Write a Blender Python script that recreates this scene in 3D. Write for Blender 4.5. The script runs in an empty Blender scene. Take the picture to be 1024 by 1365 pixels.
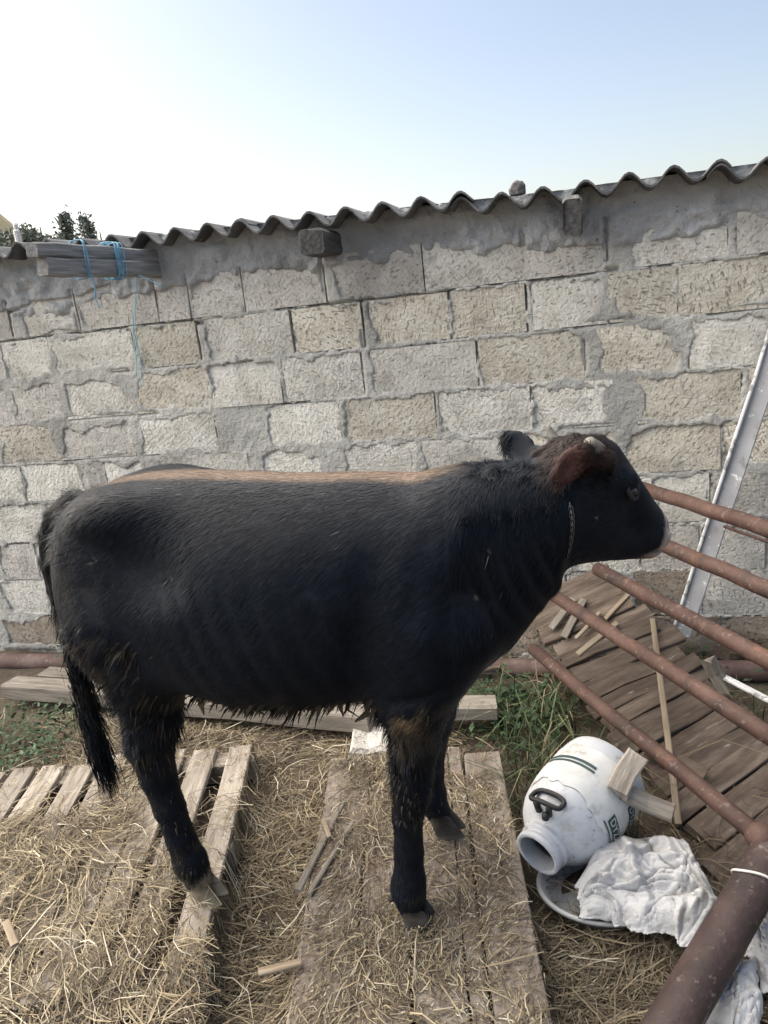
import bpy, math, random
import numpy as np
from mathutils import Vector, Matrix
rng = np.random.default_rng(7); random.seed(7)
SC = bpy.context.scene
COL = SC.collection

# ------------------------------------------------------------------ camera
F_ = 1025.0; H = 1.65
P_ = math.radians(15.4); R_ = math.radians(6.5)
FW = np.array([0, math.cos(P_), -math.sin(P_)]); r0 = np.array([1., 0, 0]); u0 = np.array([0, math.sin(P_), math.cos(P_)])
RI = math.cos(R_) * r0 - math.sin(R_) * u0; UP = math.sin(R_) * r0 + math.cos(R_) * u0
CAM = np.array([0, 0, H])
cd = bpy.data.cameras.new('camera'); cam = bpy.data.objects.new('camera', cd); COL.objects.link(cam)
cam.matrix_world = Matrix(((RI[0], UP[0], -FW[0], 0), (RI[1], UP[1], -FW[1], 0), (RI[2], UP[2], -FW[2], H), (0, 0, 0, 1)))
cd.sensor_fit = 'VERTICAL'; cd.sensor_height = 36; cd.lens = F_ / 1365 * 36
cd.clip_start = .05; cd.clip_end = 3000
SC.camera = cam

# ------------------------------------------------------------------ light
SUN_EL, SUN_AZ = math.radians(46), math.radians(-56)      # azimuth from +Y, negative = left
w = bpy.data.worlds.new('World'); SC.world = w; w.use_nodes = True
nt = w.node_tree; nt.nodes.clear()
sky = nt.nodes.new('ShaderNodeTexSky'); sky.sky_type = 'NISHITA'; sky.sun_disc = False
sky.sun_elevation = SUN_EL; sky.sun_rotation = SUN_AZ
sky.air_density = 1.0; sky.dust_density = 2.2; sky.ozone_density = 1.0; sky.altitude = 50
tint = nt.nodes.new('ShaderNodeMix'); tint.data_type = 'RGBA'; tint.blend_type = 'MULTIPLY'
tint.inputs[0].default_value = 1.0; tint.inputs[7].default_value = (1.12,1.0,.91, 1)
bg = nt.nodes.new('ShaderNodeBackground'); bg.inputs[1].default_value = .05
wo = nt.nodes.new('ShaderNodeOutputWorld')
nt.links.new(sky.outputs[0], tint.inputs[6]); nt.links.new(tint.outputs[2], bg.inputs[0]); nt.links.new(bg.outputs[0], wo.inputs[0])
sl = bpy.data.lights.new('sun', 'SUN'); sl.energy = 2.9; sl.angle = math.radians(110); sl.color = (1, .93, .81)
so = bpy.data.objects.new('sun', sl); COL.objects.link(so)
sd = Vector((math.sin(SUN_AZ) * math.cos(SUN_EL), math.cos(SUN_AZ) * math.cos(SUN_EL), math.sin(SUN_EL)))
so.rotation_euler = sd.to_track_quat('Z', 'Y').to_euler(); so.location = sd * 40
SC.view_settings.view_transform = 'Standard'; SC.view_settings.look = 'None'
SC.view_settings.gamma = 1; SC.view_settings.use_curve_mapping = False
SC.view_settings.exposure = 2.1

# ------------------------------------------------------------------ measuring helpers (real planes in the yard)
def ray(x, y): return FW + RI * (x - 512) / F_ + UP * (682.5 - y) / F_
def atz(x, y, z): d = ray(x, y); return CAM + d * (z - H) / d[2]
def aty(x, y, Y): d = ray(x, y); return CAM + d * Y / d[1]
WY = math.radians(16)
WA = np.array([-2.038, 3.97, 0]); WD = np.array([math.cos(WY), -math.sin(WY), 0]); WN = np.array([-math.sin(WY), -math.cos(WY), 0])
def wall_sz(x, y, off=0):
    d = ray(x, y); t = ((WA + WN * off - CAM) @ WN) / (d @ WN); p = CAM + d * t
    return (p - WA) @ WD, p[2]
def W(s, z, off=0): return WA + WD * s + WN * off + np.array([0, 0, z])

# ------------------------------------------------------------------ noise
def _h(ix, iy, iz, seed):
    n = (ix * 374761393 + iy * 668265263 + iz * 1274126177 + seed * 982451653) & 0xffffffff
    n = ((n ^ (n >> 13)) * 1274126177) & 0xffffffff
    n = ((n ^ (n >> 15)) * 2246822519) & 0xffffffff
    return ((n ^ (n >> 16)) & 0xffff) / 65535.0
def noise(x, y, z=0, seed=0):
    x = np.asarray(x, float); y = np.asarray(y, float); z = np.asarray(z, float) + 0 * x
    fx, fy, fz = np.floor(x), np.floor(y), np.floor(z)
    ix, iy, iz = fx.astype(np.int64), fy.astype(np.int64), fz.astype(np.int64)
    u, v, q = x - fx, y - fy, z - fz
    u = u * u * (3 - 2 * u); v = v * v * (3 - 2 * v); q = q * q * (3 - 2 * q)
    r = 0
    for a in (0, 1):
        for b in (0, 1):
            for c in (0, 1):
                r = r + _h(ix + a, iy + b, iz + c, seed) * (u if a else 1 - u) * (v if b else 1 - v) * (q if c else 1 - q)
    return r * 2 - 1
def fbm(x, y, z=0, seed=0, o=4):
    r = 0; a = .5; f = 1
    for i in range(o):
        r = r + a * noise(np.asarray(x) * f, np.asarray(y) * f, np.asarray(z) * f, seed + i * 17); a *= .5; f *= 2.03
    return r
def sstep(a, b, x): t = np.clip((x - a) / (b - a), 0, 1); return t * t * (3 - 2 * t)

# ------------------------------------------------------------------ materials
def mat(name, cols, rough=.8, scale=8, detail=6, stretch=(1, 1, 1), bump=.3, bscale=40, coords='Object', spec=.4,
        attr=None, pos=None, wave=None, pits=None, rand=0.0, dist=.01, stains=None, metal=0, rotrand=False, gen=None):
    m = bpy.data.materials.new(name); m.use_nodes = True; t = m.node_tree; n = t.nodes; L = t.links.new
    b = n['Principled BSDF']; b.inputs['Roughness'].default_value = rough; b.inputs['Specular IOR Level'].default_value = spec
    b.inputs['Metallic'].default_value = metal
    tc = n.new('ShaderNodeTexCoord'); mp = n.new('ShaderNodeMapping'); mp.inputs['Scale'].default_value = stretch
    src = tc.outputs[coords]
    oi = n.new('ShaderNodeObjectInfo')
    if rand or rotrand:
        ad = n.new('ShaderNodeVectorMath'); ad.operation = 'ADD'; mu = n.new('ShaderNodeVectorMath'); mu.operation = 'SCALE'
        cb = n.new('ShaderNodeCombineXYZ')
        for i in range(3): L(oi.outputs['Random'], cb.inputs[i])
        L(cb.outputs[0], mu.inputs[0]); mu.inputs['Scale'].default_value = 37.7
        L(src, ad.inputs[0]); L(mu.outputs[0], ad.inputs[1]); src = ad.outputs[0]
    L(src, mp.inputs['Vector']); vec = mp.outputs[0]
    no = n.new('ShaderNodeTexNoise'); no.inputs['Scale'].default_value = scale; no.inputs['Detail'].default_value = detail
    no.inputs['Roughness'].default_value = .62; L(vec, no.inputs['Vector'])
    cr = n.new('ShaderNodeValToRGB'); e = cr.color_ramp.elements
    k = len(cols)
    while len(e) < k: e.new(.5)
    pos = pos or [.28 + .44 * i / (k - 1) for i in range(k)]
    for i in range(k): e[i].position = pos[i]; e[i].color = (*cols[i], 1)
    L(no.outputs['Fac'], cr.inputs[0]); col = cr.outputs[0]
    def mix(fac, a, c2, mode='MIX', f=None):
        mx = n.new('ShaderNodeMix'); mx.data_type = 'RGBA'; mx.blend_type = mode
        if fac is None: mx.inputs[0].default_value = f
        else: L(fac, mx.inputs[0])
        L(a, mx.inputs[6])
        if isinstance(c2, tuple): mx.inputs[7].default_value = (*c2, 1)
        else: L(c2, mx.inputs[7])
        return mx.outputs[2]
    if rand:
        hs = n.new('ShaderNodeHueSaturation'); mr = n.new('ShaderNodeMapRange'); L(oi.outputs['Random'], mr.inputs[0])
        mr.inputs[3].default_value = 1 - rand; mr.inputs[4].default_value = 1 + rand; L(mr.outputs[0], hs.inputs['Value']); L(col, hs.inputs['Color']); col = hs.outputs[0]
    if stains:
        for (c2, sc, lo, hi) in stains:
            n2 = n.new('ShaderNodeTexNoise'); n2.inputs['Scale'].default_value = sc; n2.inputs['Detail'].default_value = 7; n2.inputs['Roughness'].default_value = .68
            L(vec, n2.inputs['Vector']); r2 = n.new('ShaderNodeMapRange'); r2.inputs[1].default_value = lo; r2.inputs[2].default_value = hi; L(n2.outputs['Fac'], r2.inputs[0])
            col = mix(r2.outputs[0], col, c2)
    if attr:
        at = n.new('ShaderNodeAttribute'); at.attribute_name = attr; col = mix(None, col, at.outputs['Color'], 'MULTIPLY', 1.0)
    bp = n.new('ShaderNodeBump'); bp.inputs['Strength'].default_value = bump; bp.inputs['Distance'].default_value = dist
    bn = n.new('ShaderNodeTexNoise'); bn.inputs['Scale'].default_value = bscale; bn.inputs['Detail'].default_value = 8; bn.inputs['Roughness'].default_value = .65; L(vec, bn.inputs['Vector'])
    hgt = bn.outputs['Fac']
    def add(a, c, k):
        x = n.new('ShaderNodeMath'); x.operation = 'MULTIPLY_ADD'; L(c, x.inputs[0]); x.inputs[1].default_value = k; L(a, x.inputs[2]); return x.outputs[0]
    if wave:
        vr = n.new('ShaderNodeVectorRotate'); vr.rotation_type = 'Y_AXIS'; L(vec, vr.inputs['Vector'])
        ma = n.new('ShaderNodeMath'); ma.operation = 'MULTIPLY'; ma.inputs[1].default_value = 6.28 if rotrand else 0; L(oi.outputs['Random'], ma.inputs[0]); L(ma.outputs[0], vr.inputs['Angle'])
        wv = n.new('ShaderNodeTexWave'); wv.inputs['Scale'].default_value = wave[0]; wv.inputs['Distortion'].default_value = wave[1]; wv.inputs['Detail'].default_value = 3; wv.inputs['Detail Scale'].default_value = 2.5
        L(vr.outputs[0], wv.inputs['Vector']); hgt = add(hgt, wv.outputs['Fac'], wave[2])
        r3 = n.new('ShaderNodeMapRange'); r3.inputs[1].default_value = 0; r3.inputs[2].default_value = .45; r3.inputs[3].default_value = wave[3]; r3.inputs[4].default_value = 0; L(wv.outputs['Fac'], r3.inputs[0])
        col = mix(r3.outputs[0], col, wave[4])
    if pits:
        vo = n.new('ShaderNodeTexNoise'); vo.inputs['Scale'].default_value = pits[0]; vo.inputs['Detail'].default_value = 4; vo.inputs['Roughness'].default_value = .65
        if wave:
            m2 = n.new('ShaderNodeMapping'); m2.inputs['Scale'].default_value = (.32, 1, 1); L(vr.outputs[0], m2.inputs['Vector']); L(m2.outputs[0], vo.inputs['Vector'])
        else: L(vec, vo.inputs['Vector'])
        r4 = n.new('ShaderNodeMapRange'); r4.inputs[1].default_value = pits[1]; r4.inputs[2].default_value = pits[1] + .10; r4.inputs[4].default_value = .8; L(vo.outputs['Fac'], r4.inputs[0])
        col = mix(r4.outputs[0], col, pits[2]); hgt = add(hgt, r4.outputs[0], -pits[3])
    L(hgt, bp.inputs['Height']); L(bp.outputs[0], b.inputs['Normal']); L(col, b.inputs['Base Color'])
    return m

# ------------------------------------------------------------------ object helpers
def tag(o, label=None, cat=None, group=None, kind=None):
    if label: o['label'] = label
    if cat: o['category'] = cat
    if group: o['group'] = group
    if kind: o['kind'] = kind
    return o
def thing(name, label, cat, loc=(0, 0, 0), group=None):
    o = bpy.data.objects.new(name, None); COL.objects.link(o); o.location = [float(v) for v in loc]; o.empty_display_size = .1
    return tag(o, label, cat, group)
def mesh(name, V, Fc, m, smooth=False):
    me = bpy.data.meshes.new(name)
    V = np.asarray(V, float)
    if isinstance(Fc, np.ndarray):
        nf, k = Fc.shape
        me.vertices.add(len(V)); me.vertices.foreach_set('co', V.astype(np.float32).ravel())
        me.loops.add(nf * k); me.loops.foreach_set('vertex_index', Fc.astype(np.int32).ravel())
        me.polygons.add(nf); me.polygons.foreach_set('loop_start', np.arange(0, nf * k, k, dtype=np.int32))
        me.update(calc_edges=True)
    else:
        me.from_pydata([tuple(v) for v in V], [], [tuple(f) for f in Fc])
    me.polygons.foreach_set('use_smooth', [smooth] * len(me.polygons))
    if m: me.materials.append(m)
    me.update()
    return me
def wloc(o):
    v = Vector((0, 0, 0))
    while o is not None: v = v + o.location; o = o.parent
    return v
def put(name, V, Fc, m, parent=None, smooth=False, centre=None, kind=None):
    """V in world coordinates; linked as one mesh object under parent (or as its own thing)."""
    V = np.asarray(V, float)
    if parent is not None:
        base = np.array(wloc(parent)); org = np.array(base if centre is None else centre)
    else:
        org = np.array([V[:, 0].mean(), V[:, 1].mean(), V[:, 2].min()]) if centre is None else np.array(centre)
    o = bpy.data.objects.new(name, mesh(name, V - org, Fc, m, smooth)); COL.objects.link(o)
    if parent is not None: o.parent = parent; o.location = [float(v) for v in org - base]
    else: o.location = [float(v) for v in org]
    if kind: o['kind'] = kind
    return o
def putm(name, me, M, parent=None):
    o = bpy.data.objects.new(name, me); COL.objects.link(o)
    M = Matrix(M)
    if parent is not None: o.parent = parent; M = Matrix.Translation(-wloc(parent)) @ M
    o.matrix_local = M
    return o
def colour(o, cols, name='tint'):
    a = o.data.color_attributes.new(name, 'FLOAT_COLOR', 'POINT')
    c = np.ones((len(cols), 4), np.float32); c[:, :3] = cols; a.data.foreach_set('color', c.ravel())
def frame(p0, p1, upv=(0, 0, 1), at=.5):
    p0 = np.array(p0, float); p1 = np.array(p1, float); x = p1 - p0; Ln = np.linalg.norm(x); x /= Ln
    z = np.array(upv, float); z -= x * (z @ x); z /= np.linalg.norm(z); y = np.cross(z, x); c = p0 + (p1 - p0) * at
    return Matrix(((x[0], y[0], z[0], c[0]), (x[1], y[1], z[1], c[1]), (x[2], y[2], z[2], c[2]), (0, 0, 0, 1))), Ln
def plank_mesh(name, Ln, wd, th, m, segs=3, jit=.004, seed=0, bev=.004, warp=.006):
    r = np.random.default_rng(seed + int(Ln * 1000) + int(wd * 7000))
    b = min(bev, th * .3)
    hw, ht = wd / 2, th / 2
    sec = np.array([(-hw + b, -ht), (hw - b, -ht), (hw, -ht + b), (hw, ht - b), (hw - b, ht), (-hw + b, ht), (-hw, ht - b), (-hw, -ht + b)])
    V = []; Fc = []
    for i in range(segs + 1):
        x = -Ln / 2 + Ln * i / segs
        oy, oz = r.normal(0, jit, 2); oz += warp * math.sin(i / segs * math.pi) * r.normal()
        for j, (y, z) in enumerate(sec):
            k = 1 + r.normal(0, .02)
            dx = r.normal(0, jit * 1.3) if i in (0, segs) else 0
            V.append((x + dx, y * k + oy, z + oz))
    for i in range(segs):
        for j in range(8):
            a = i * 8 + j; c = i * 8 + (j + 1) % 8; Fc.append((a, a + 8, c + 8, c))
    Fc.append(tuple(range(8))); Fc.append(tuple(segs * 8 + j for j in reversed(range(8))))
    return mesh(name, V, [tuple(reversed(f)) for f in Fc], m)
def plank(name, p0, p1, wd, th, m, parent=None, upv=(0, 0, 1), **kw):
    M, Ln = frame(p0, p1, upv)
    return putm(name, plank_mesh(name, Ln, wd, th, m, **kw), M, parent)
def tube(pts, rad, n=10, caps=True):
    pts = np.asarray(pts, float); rad = np.broadcast_to(np.asarray(rad, float), (len(pts),))
    V = []; Fc = []; pu = None
    for i, p in enumerate(pts):
        t = pts[min(i + 1, len(pts) - 1)] - pts[max(i - 1, 0)]; t = t / (np.linalg.norm(t) + 1e-9)
        if pu is None: pu = np.array([0, 0, 1.]) if abs(t[2]) < .9 else np.array([1., 0, 0])
        u = pu - t * (pu @ t); u /= np.linalg.norm(u); v = np.cross(t, u); pu = u
        for j in range(n):
            a = 2 * math.pi * j / n; V.append(p + rad[i] * (u * math.cos(a) + v * math.sin(a)))
    for i in range(len(pts) - 1):
        for j in range(n):
            a = i * n + j; b = i * n + (j + 1) % n; Fc.append((a, b, b + n, a + n))
    if caps: Fc.append(tuple(reversed(range(n)))); Fc.append(tuple((len(pts) - 1) * n + j for j in range(n)))
    return V, Fc
def smooth_pts(pts, k=6):
    pts = np.asarray(pts, float); out = []
    P = np.vstack([2 * pts[0] - pts[1], pts, 2 * pts[-1] - pts[-2]])
    for i in range(1, len(P) - 2):
        for t in np.linspace(0, 1, k, endpoint=False):
            a, b, c, d = P[i - 1], P[i], P[i + 1], P[i + 2]
            out.append(.5 * (2 * b + (c - a) * t + (2 * a - 5 * b + 4 * c - d) * t * t + (3 * b - a - 3 * c + d) * t ** 3))
    out.append(pts[-1]); return np.array(out)
def join(parts):
    V = []; Fc = []
    for v, f in parts:
        k = len(V); V += [tuple(p) for p in v]; Fc += [tuple(i + k for i in q) for q in f]
    return V, Fc
def grid_faces(nu, nv):
    i, j = np.meshgrid(np.arange(nu - 1), np.arange(nv - 1), indexing='ij'); a = (i * nv + j).ravel()
    return np.stack([a, a + nv, a + nv + 1, a + 1], 1)
def ribbons(P, width, up):
    """P: (N,k,3) centre lines -> thin strips; width (N,k); up (N,3) side direction."""
    N, k, _ = P.shape
    A = P - up[:, None, :] * width[..., None] / 2; B = P + up[:, None, :] * width[..., None] / 2
    V = np.stack([A, B], 2).reshape(-1, 3)
    base = (np.arange(N) * k * 2)[:, None] + (np.arange(k - 1) * 2)[None, :]
    Fc = np.stack([base, base + 1, base + 3, base + 2], -1).reshape(-1, 4)
    return V, Fc

# ------------------------------------------------------------------ palette
STONE_W = mat('pale_limestone', [(.46, .435, .385), (.63, .61, .555), (.75, .73, .68)], .95, 9, 7, bump=.7, bscale=60, pits=(120, .585, (.27, .25, .22), 1.2), rand=.12, dist=.012, wave=(13, 9, .16, .05, (.36, .34, .30)), rotrand=True, stains=[((.34, .33, .315), 7, .56, .7)])
STONE_T = mat('tan_limestone', [(.50, .455, .375), (.61, .57, .485), (.71, .68, .60)], .95, 10, 7, bump=.8, bscale=60, pits=(110, .57, (.31, .26, .19), 1.3), rand=.12, dist=.012, wave=(13, 10, .15, .05, (.34, .28, .2)), rotrand=True, stains=[((.36, .34, .31), 6, .56, .7)])
STONE_G = mat('grey_limestone', [(.42, .40, .365), (.54, .515, .475), (.64, .615, .57)], .95, 10, 7, bump=.7, bscale=60, pits=(120, .575, (.24, .23, .21), 1.2), rand=.12, dist=.012, wave=(14, 8, .14, .04, (.28, .27, .24)), rotrand=True)
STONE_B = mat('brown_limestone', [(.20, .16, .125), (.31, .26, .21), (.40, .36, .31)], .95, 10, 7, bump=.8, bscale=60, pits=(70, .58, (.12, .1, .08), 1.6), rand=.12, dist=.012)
MORTAR = mat('mortar', [(.41, .405, .38), (.50, .492, .46), (.57, .562, .53)], .95, 5, 8, bump=1.0, bscale=26, dist=.022, stains=[((.33, .32, .30), 9, .58, .75), ((.55, .54, .51), 12, .6, .75)], pits=(70, .66, (.15, .15, .15), .8), attr='tint')
SLATE = mat('asbestos_sheet', [(.062, .064, .07), (.105, .107, .112), (.16, .16, .16)], .9, 7, 8, bump=.4, bscale=90, dist=.004, stains=[((.06, .06, .062), 5, .52, .68), ((.27, .275, .25), 16, .60, .70)], rand=.15)
WOODG = mat('weathered_grey_wood', [(.12, .105, .09), (.22, .195, .165), (.32, .29, .25)], .9, 6, 7, stretch=(1, 10, 10), bump=.7, bscale=14, dist=.006, rand=.18, stains=[((.09, .075, .06), 2.2, .56, .72)])
WOODP = mat('pallet_wood', [(.17, .145, .12), (.30, .265, .225), (.42, .385, .335)], .9, 6, 7, stretch=(1, 9, 9), bump=.7, bscale=14, dist=.006, rand=.15, stains=[((.12, .09, .065), 2.5, .55, .72)])
WOODR = mat('reddish_platform_wood', [(.145, .118, .10), (.25, .213, .182), (.36, .32, .285)], .9, 5, 7, stretch=(1, 5, 5), bump=.7, bscale=14, dist=.006, rand=.12, stains=[((.10, .06, .045), 2.5, .52, .66), ((.42, .40, .38), 4, .6, .72)])
WOODB = mat('old_brown_panel_wood', [(.062, .044, .034), (.122, .092, .072), (.20, .162, .132)], .92, 5, 7, stretch=(1, 6, 6), bump=.8, bscale=14, dist=.006, rand=.22, stains=[((.06, .045, .038), 3, .52, .7), ((.33, .31, .28), 9, .63, .75)])
WOODL = mat('pale_lath_wood', [(.15, .115, .08), (.25, .20, .145), (.35, .30, .23)], .88, 6, 6, stretch=(1, 9, 9), bump=.5, bscale=14, dist=.004, rand=.15)
DARKW = mat('dark_rafter_wood', [(.035, .035, .036), (.08, .08, .08), (.14, .138, .135)], .9, 6, 6, stretch=(1, 9, 9), bump=.8, bscale=12, dist=.008, rand=.1)
BEAMW = mat('split_grey_beam_wood', [(.15, .15, .15), (.27, .27, .268), (.40, .395, .39)], .9, 5, 7, stretch=(1, 12, 12), bump=1.0, bscale=9, dist=.01)
RUST = mat('rusty_pipe', [(.036, .019, .015), (.068, .036, .028), (.108, .061, .047)], .66, 7, 8, bump=.5, bscale=60, dist=.004, stains=[((.15, .075, .048), 9, .57, .70), ((.22, .185, .17), 30, .60, .72), ((.03, .022, .02), 5, .56, .70), ((.13, .09, .08), 60, .58, .66)], rand=.12)
RUST3 = mat('dark_rusty_post', [(.022, .014, .013), (.043, .026, .024), (.075, .048, .044)], .62, 6, 8, bump=.7, bscale=55, dist=.005, stains=[((.075, .04, .03), 8, .58, .72), ((.17, .15, .14), 24, .62, .72), ((.015, .012, .012), 4, .54, .70), ((.10, .075, .068), 55, .60, .66)])
RUST2 = mat('mottled_rust_pipe', [(.070, .042, .038), (.125, .080, .070), (.20, .15, .137)], .75, 9, 8, bump=.5, bscale=70, dist=.004, stains=[((.33, .27, .25), 20, .58, .7), ((.06, .035, .03), 6, .58, .72)])
PAINTW = mat('peeling_white_paint', [(.66, .66, .66), (.74, .74, .74)], .6, 8, 5, bump=.3, bscale=30, dist=.003, stains=[((.30, .29, .28), 22, .52, .6), ((.24, .2, .17), 9, .6, .68)])
PAINTG = mat('greyed_white_paint', [(.34, .34, .35), (.46, .46, .475)], .7, 9, 6, bump=.5, bscale=40, dist=.004, stains=[((.78, .78, .78), 30, .60, .64), ((.26, .24, .22), 14, .57, .68)])
PLAST = mat('white_plastic', [(.44, .46, .49), (.52, .54, .575), (.57, .59, .62)], .38, 4, 6, bump=.08, bscale=30, dist=.004, stains=[((.25, .235, .20), 7, .52, .72), ((.33, .32, .30), 24, .56, .70), ((.17, .145, .11), 55, .63, .70)], spec=.5)
LABELM = mat('label_film', [(.46, .47, .45), (.58, .59, .58), (.66, .67, .66)], .45, 14, 6, bump=.2, bscale=30, dist=.003, stains=[((.26, .25, .22), 12, .56, .7)])
GREENP = mat('dark_green_print', [(.02, .05, .055), (.035, .075, .08)], .5, 12, 4, bump=.05, stains=[((.3, .32, .31), 40, .64, .72)])
BLACKP = mat('black_plastic', [(.012, .012, .013), (.03, .03, .032)], .5, 12, 4, bump=.1)
SACKM = mat('white_sack', [(.34, .345, .36), (.45, .455, .47), (.53, .53, .54)], .55, 5, 6, bump=.6, bscale=22, dist=.02, stains=[((.24, .22, .19), 8, .53, .72), ((.18, .17, .16), 26, .58, .70)])
METALG = mat('grey_tub', [(.30, .31, .32), (.42, .43, .44)], .55, 6, 5, bump=.2, bscale=30, dist=.003, stains=[((.2, .17, .13), 9, .58, .72)])
TWINE = mat('blue_twine', [(.09, .27, .42), (.16, .38, .54), (.30, .50, .62)], .6, 30, 3, bump=.2)
TWINEP = mat('faded_blue_twine', [(.25, .48, .56), (.36, .60, .66)], .7, 30, 3, bump=.2)
STRINGM = mat('white_string', [(.5, .48, .45), (.68, .66, .62)], .8, 30, 3, bump=.2)
STRAW = mat('straw', [(.85, .85, .85), (1, 1, 1)], .75, 30, 3, bump=.1, attr='tint', spec=.3)
LEAF = mat('grass_blades', [(.8, .8, .8), (1, 1, 1)], .6, 30, 3, bump=.05, attr='tint', spec=.3)
DIRT = mat('yard_soil', [(.045, .034, .026), (.09, .07, .052), (.15, .12, .09)], .97, 4, 9, bump=.9, bscale=22, dist=.03, stains=[((.17, .14, .095), 9, .55, .7), ((.05, .055, .03), 2.5, .6, .72)])
COATM = None

# ------------------------------------------------------------------ ground, hill
def axis(lo, hi, step, far):
    a = list(np.arange(lo, hi + 1e-6, step)); g = step; x = hi
    while x < far: g *= 1.5; x += g; a.append(x)
    g = step; x = lo
    while x > -far: g *= 1.5; x -= g; a.insert(0, x)
    return np.array(a)
def ground_z(x, y):
    k = sstep(6, 4, np.abs(np.asarray(y) - 2.2)) * sstep(5, 3.5, np.abs(x))
    return (.014 * fbm(np.asarray(x) * 2.2, np.asarray(y) * 2.2, 0, 3) + .012 * fbm(np.asarray(x) * 9, np.asarray(y) * 9, 0, 5)) * k - .012
gx = axis(-2.6, 2.6, .05, 900); gy = axis(.6, 4.3, .05, 900)
GX, GY = np.meshgrid(gx, gy, indexing='ij')
tag(put('ground', np.stack([GX, GY, ground_z(GX, GY)], -1).reshape(-1, 3), grid_faces(len(gx), len(gy)), DIRT, smooth=True, centre=(0, 0, 0)), kind='structure')
HILLM = mat('dry_hillside', [(.14, .125, .07), (.24, .21, .125), (.32, .28, .18)], .95, .06, 8, bump=.4, bscale=.4, dist=1, stains=[((.07, .09, .045), .12, .54, .62)])
hx = np.linspace(-330, 60, 80); hy = np.linspace(130, 330, 40)
HX, HY = np.meshgrid(hx, hy, indexing='ij')
HZ = 47 * np.exp(-(np.maximum(0, np.abs(HX + 135) - 25) / 26) ** 2 - ((HY - 230) / 55) ** 2) + 3 * fbm(HX / 30, HY / 30, 0, 9) * np.exp(-((HX + 130) / 60) ** 2) - 3
tag(put('hill', np.stack([HX, HY, HZ], -1).reshape(-1, 3), grid_faces(80, 40), HILLM, smooth=True, centre=(-130, 230, 0)), kind='structure')

# ------------------------------------------------------------------ shed: wall with stones, roof sheets, rafter ends
shed = thing('shed', 'low limestone block shed with grey mortar under a corrugated roof', 'shed', WA)
CO = [(.0, .195), (.21, .405), (.42, .61), (.63, .825), (.85, 1.03), (1.055, 1.235), (1.255, 1.44), (1.465, 1.645), (1.665, 1.845)]
ROW = {   # pixel spans measured on the photograph; tone W, T, G, B
 8: [(-45, 10, 'G'), (30, 100, 'W'), (104, 206, 'G'), (209, 250, 'G'), (253, 321, 'W'), (326, 430, 'G'), (446, 562, 'G'), (566, 697, 'W'), (700, 806, 'G'), (843, 968, 'W'), (984, 1080, 'G')],
 7: [(-60, 2, 'G'), (6, 67, 'W'), (70, 176, 'W'), (183, 262, 'T'), (277, 387, 'W'), (393, 481, 'T'), (495, 597, 'T'), (604, 699, 'T'), (711, 808, 'W'), (813, 901, 'T'), (906, 1040, 'T')],
 6: [(-40, 14, 'G'), (18, 82, 'G'), (86, 174, 'W'), (180, 277, 'T'), (282, 373, 'W'), (381, 481, 'W'), (497, 634, 'W'), (640, 777, 'T'), (797, 903, 'T'), (921, 1030, 'W')],
 5: [(-60, -4, 'G'), (0, 75, 'T'), (80, 176, 'G'), (187, 286, 'W'), (359, 452, 'W'), (459, 579, 'T'), (588, 706, 'W'), (712, 816, 'W'), (851, 986, 'T'), (1000, 1090, 'T')],
 4: [(-50, 30, 'W'), (33, 109, 'W'), (112, 141, 'G'), (144, 206, 'W'), (212, 332, 'W'), (350, 442, 'W'), (454, 556, 'W'), (566, 680, 'W'), (694, 825, 'T'), (836, 959, 'T'), (965, 1060, 'T')],
 3: [(-40, 62, 'W'), (66, 140, 'W'), (146, 240, 'T'), (246, 350, 'W'), (356, 450, 'G'), (458, 560, 'W'), (566, 670, 'T'), (676, 776, 'W'), (784, 868, 'W'), (874, 944, 'W'), (952, 1060, 'G')],
 2: [(-50, -4, 'G'), (2, 48, 'G'), (51, 130, 'W'), (138, 230, 'W'), (238, 330, 'G'), (338, 440, 'T'), (448, 540, 'W'), (548, 660, 'W'), (668, 760, 'G'), (768, 850, 'W'), (856, 930, 'G'), (938, 1018, 'G'), (1026, 1110, 'W')],
 1: [(-80, -4, 'G'), (4, 110, 'W'), (118, 210, 'G'), (218, 320, 'W'), (328, 430, 'W'), (438, 540, 'T'), (548, 650, 'G'), (658, 750, 'W'), (758, 840, 'G'), (848, 930, 'B'), (938, 1030, 'G')],
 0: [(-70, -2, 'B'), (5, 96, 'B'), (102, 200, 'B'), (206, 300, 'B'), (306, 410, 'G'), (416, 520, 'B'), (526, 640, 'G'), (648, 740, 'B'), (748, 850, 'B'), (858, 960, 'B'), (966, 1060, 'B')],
}
rects = []
yguess = {8: 350, 7: 420, 6: 490, 5: 560, 4: 625, 3: 700, 2: 755, 1: 800, 0: 845}
def s_at(px, z):
    lo, hi = 0, 1365
    for _ in range(30):
        m_ = (lo + hi) / 2
        if wall_sz(px, m_)[1] > z: lo = m_
        else: hi = m_
    return wall_sz(px, lo)[0]
for k, row in ROW.items():
    z0, z1 = CO[k]; zm = (z0 + z1) / 2; last = None; first = None
    for (a, b, tn) in row:
        sa, sb = s_at(a, zm), s_at(b, zm)
        rects.append([sa, sb, z0, z1, tn]); last = sb; first = sa if first is None else first
    s = first
    while s > -3.2:
        wd = random.uniform(.3, .42); rects.append([s - .03 - wd, s - .03, z0, z1, random.choice('WGTW')]); s -= wd + .03
    s = last
    while s < 5.6:
        wd = random.uniform(.3, .42); rects.append([s + .03, s + .03 + wd, z0, z1, random.choice('WGTW')]); s += wd + .03
S0, S1, ZT = -3.3, 5.8, 2.05
su = np.concatenate([np.arange(S0, -.25, .05), np.arange(-.25, 4.35, .0085), np.arange(4.35, S1 + .04, .05)])
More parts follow.
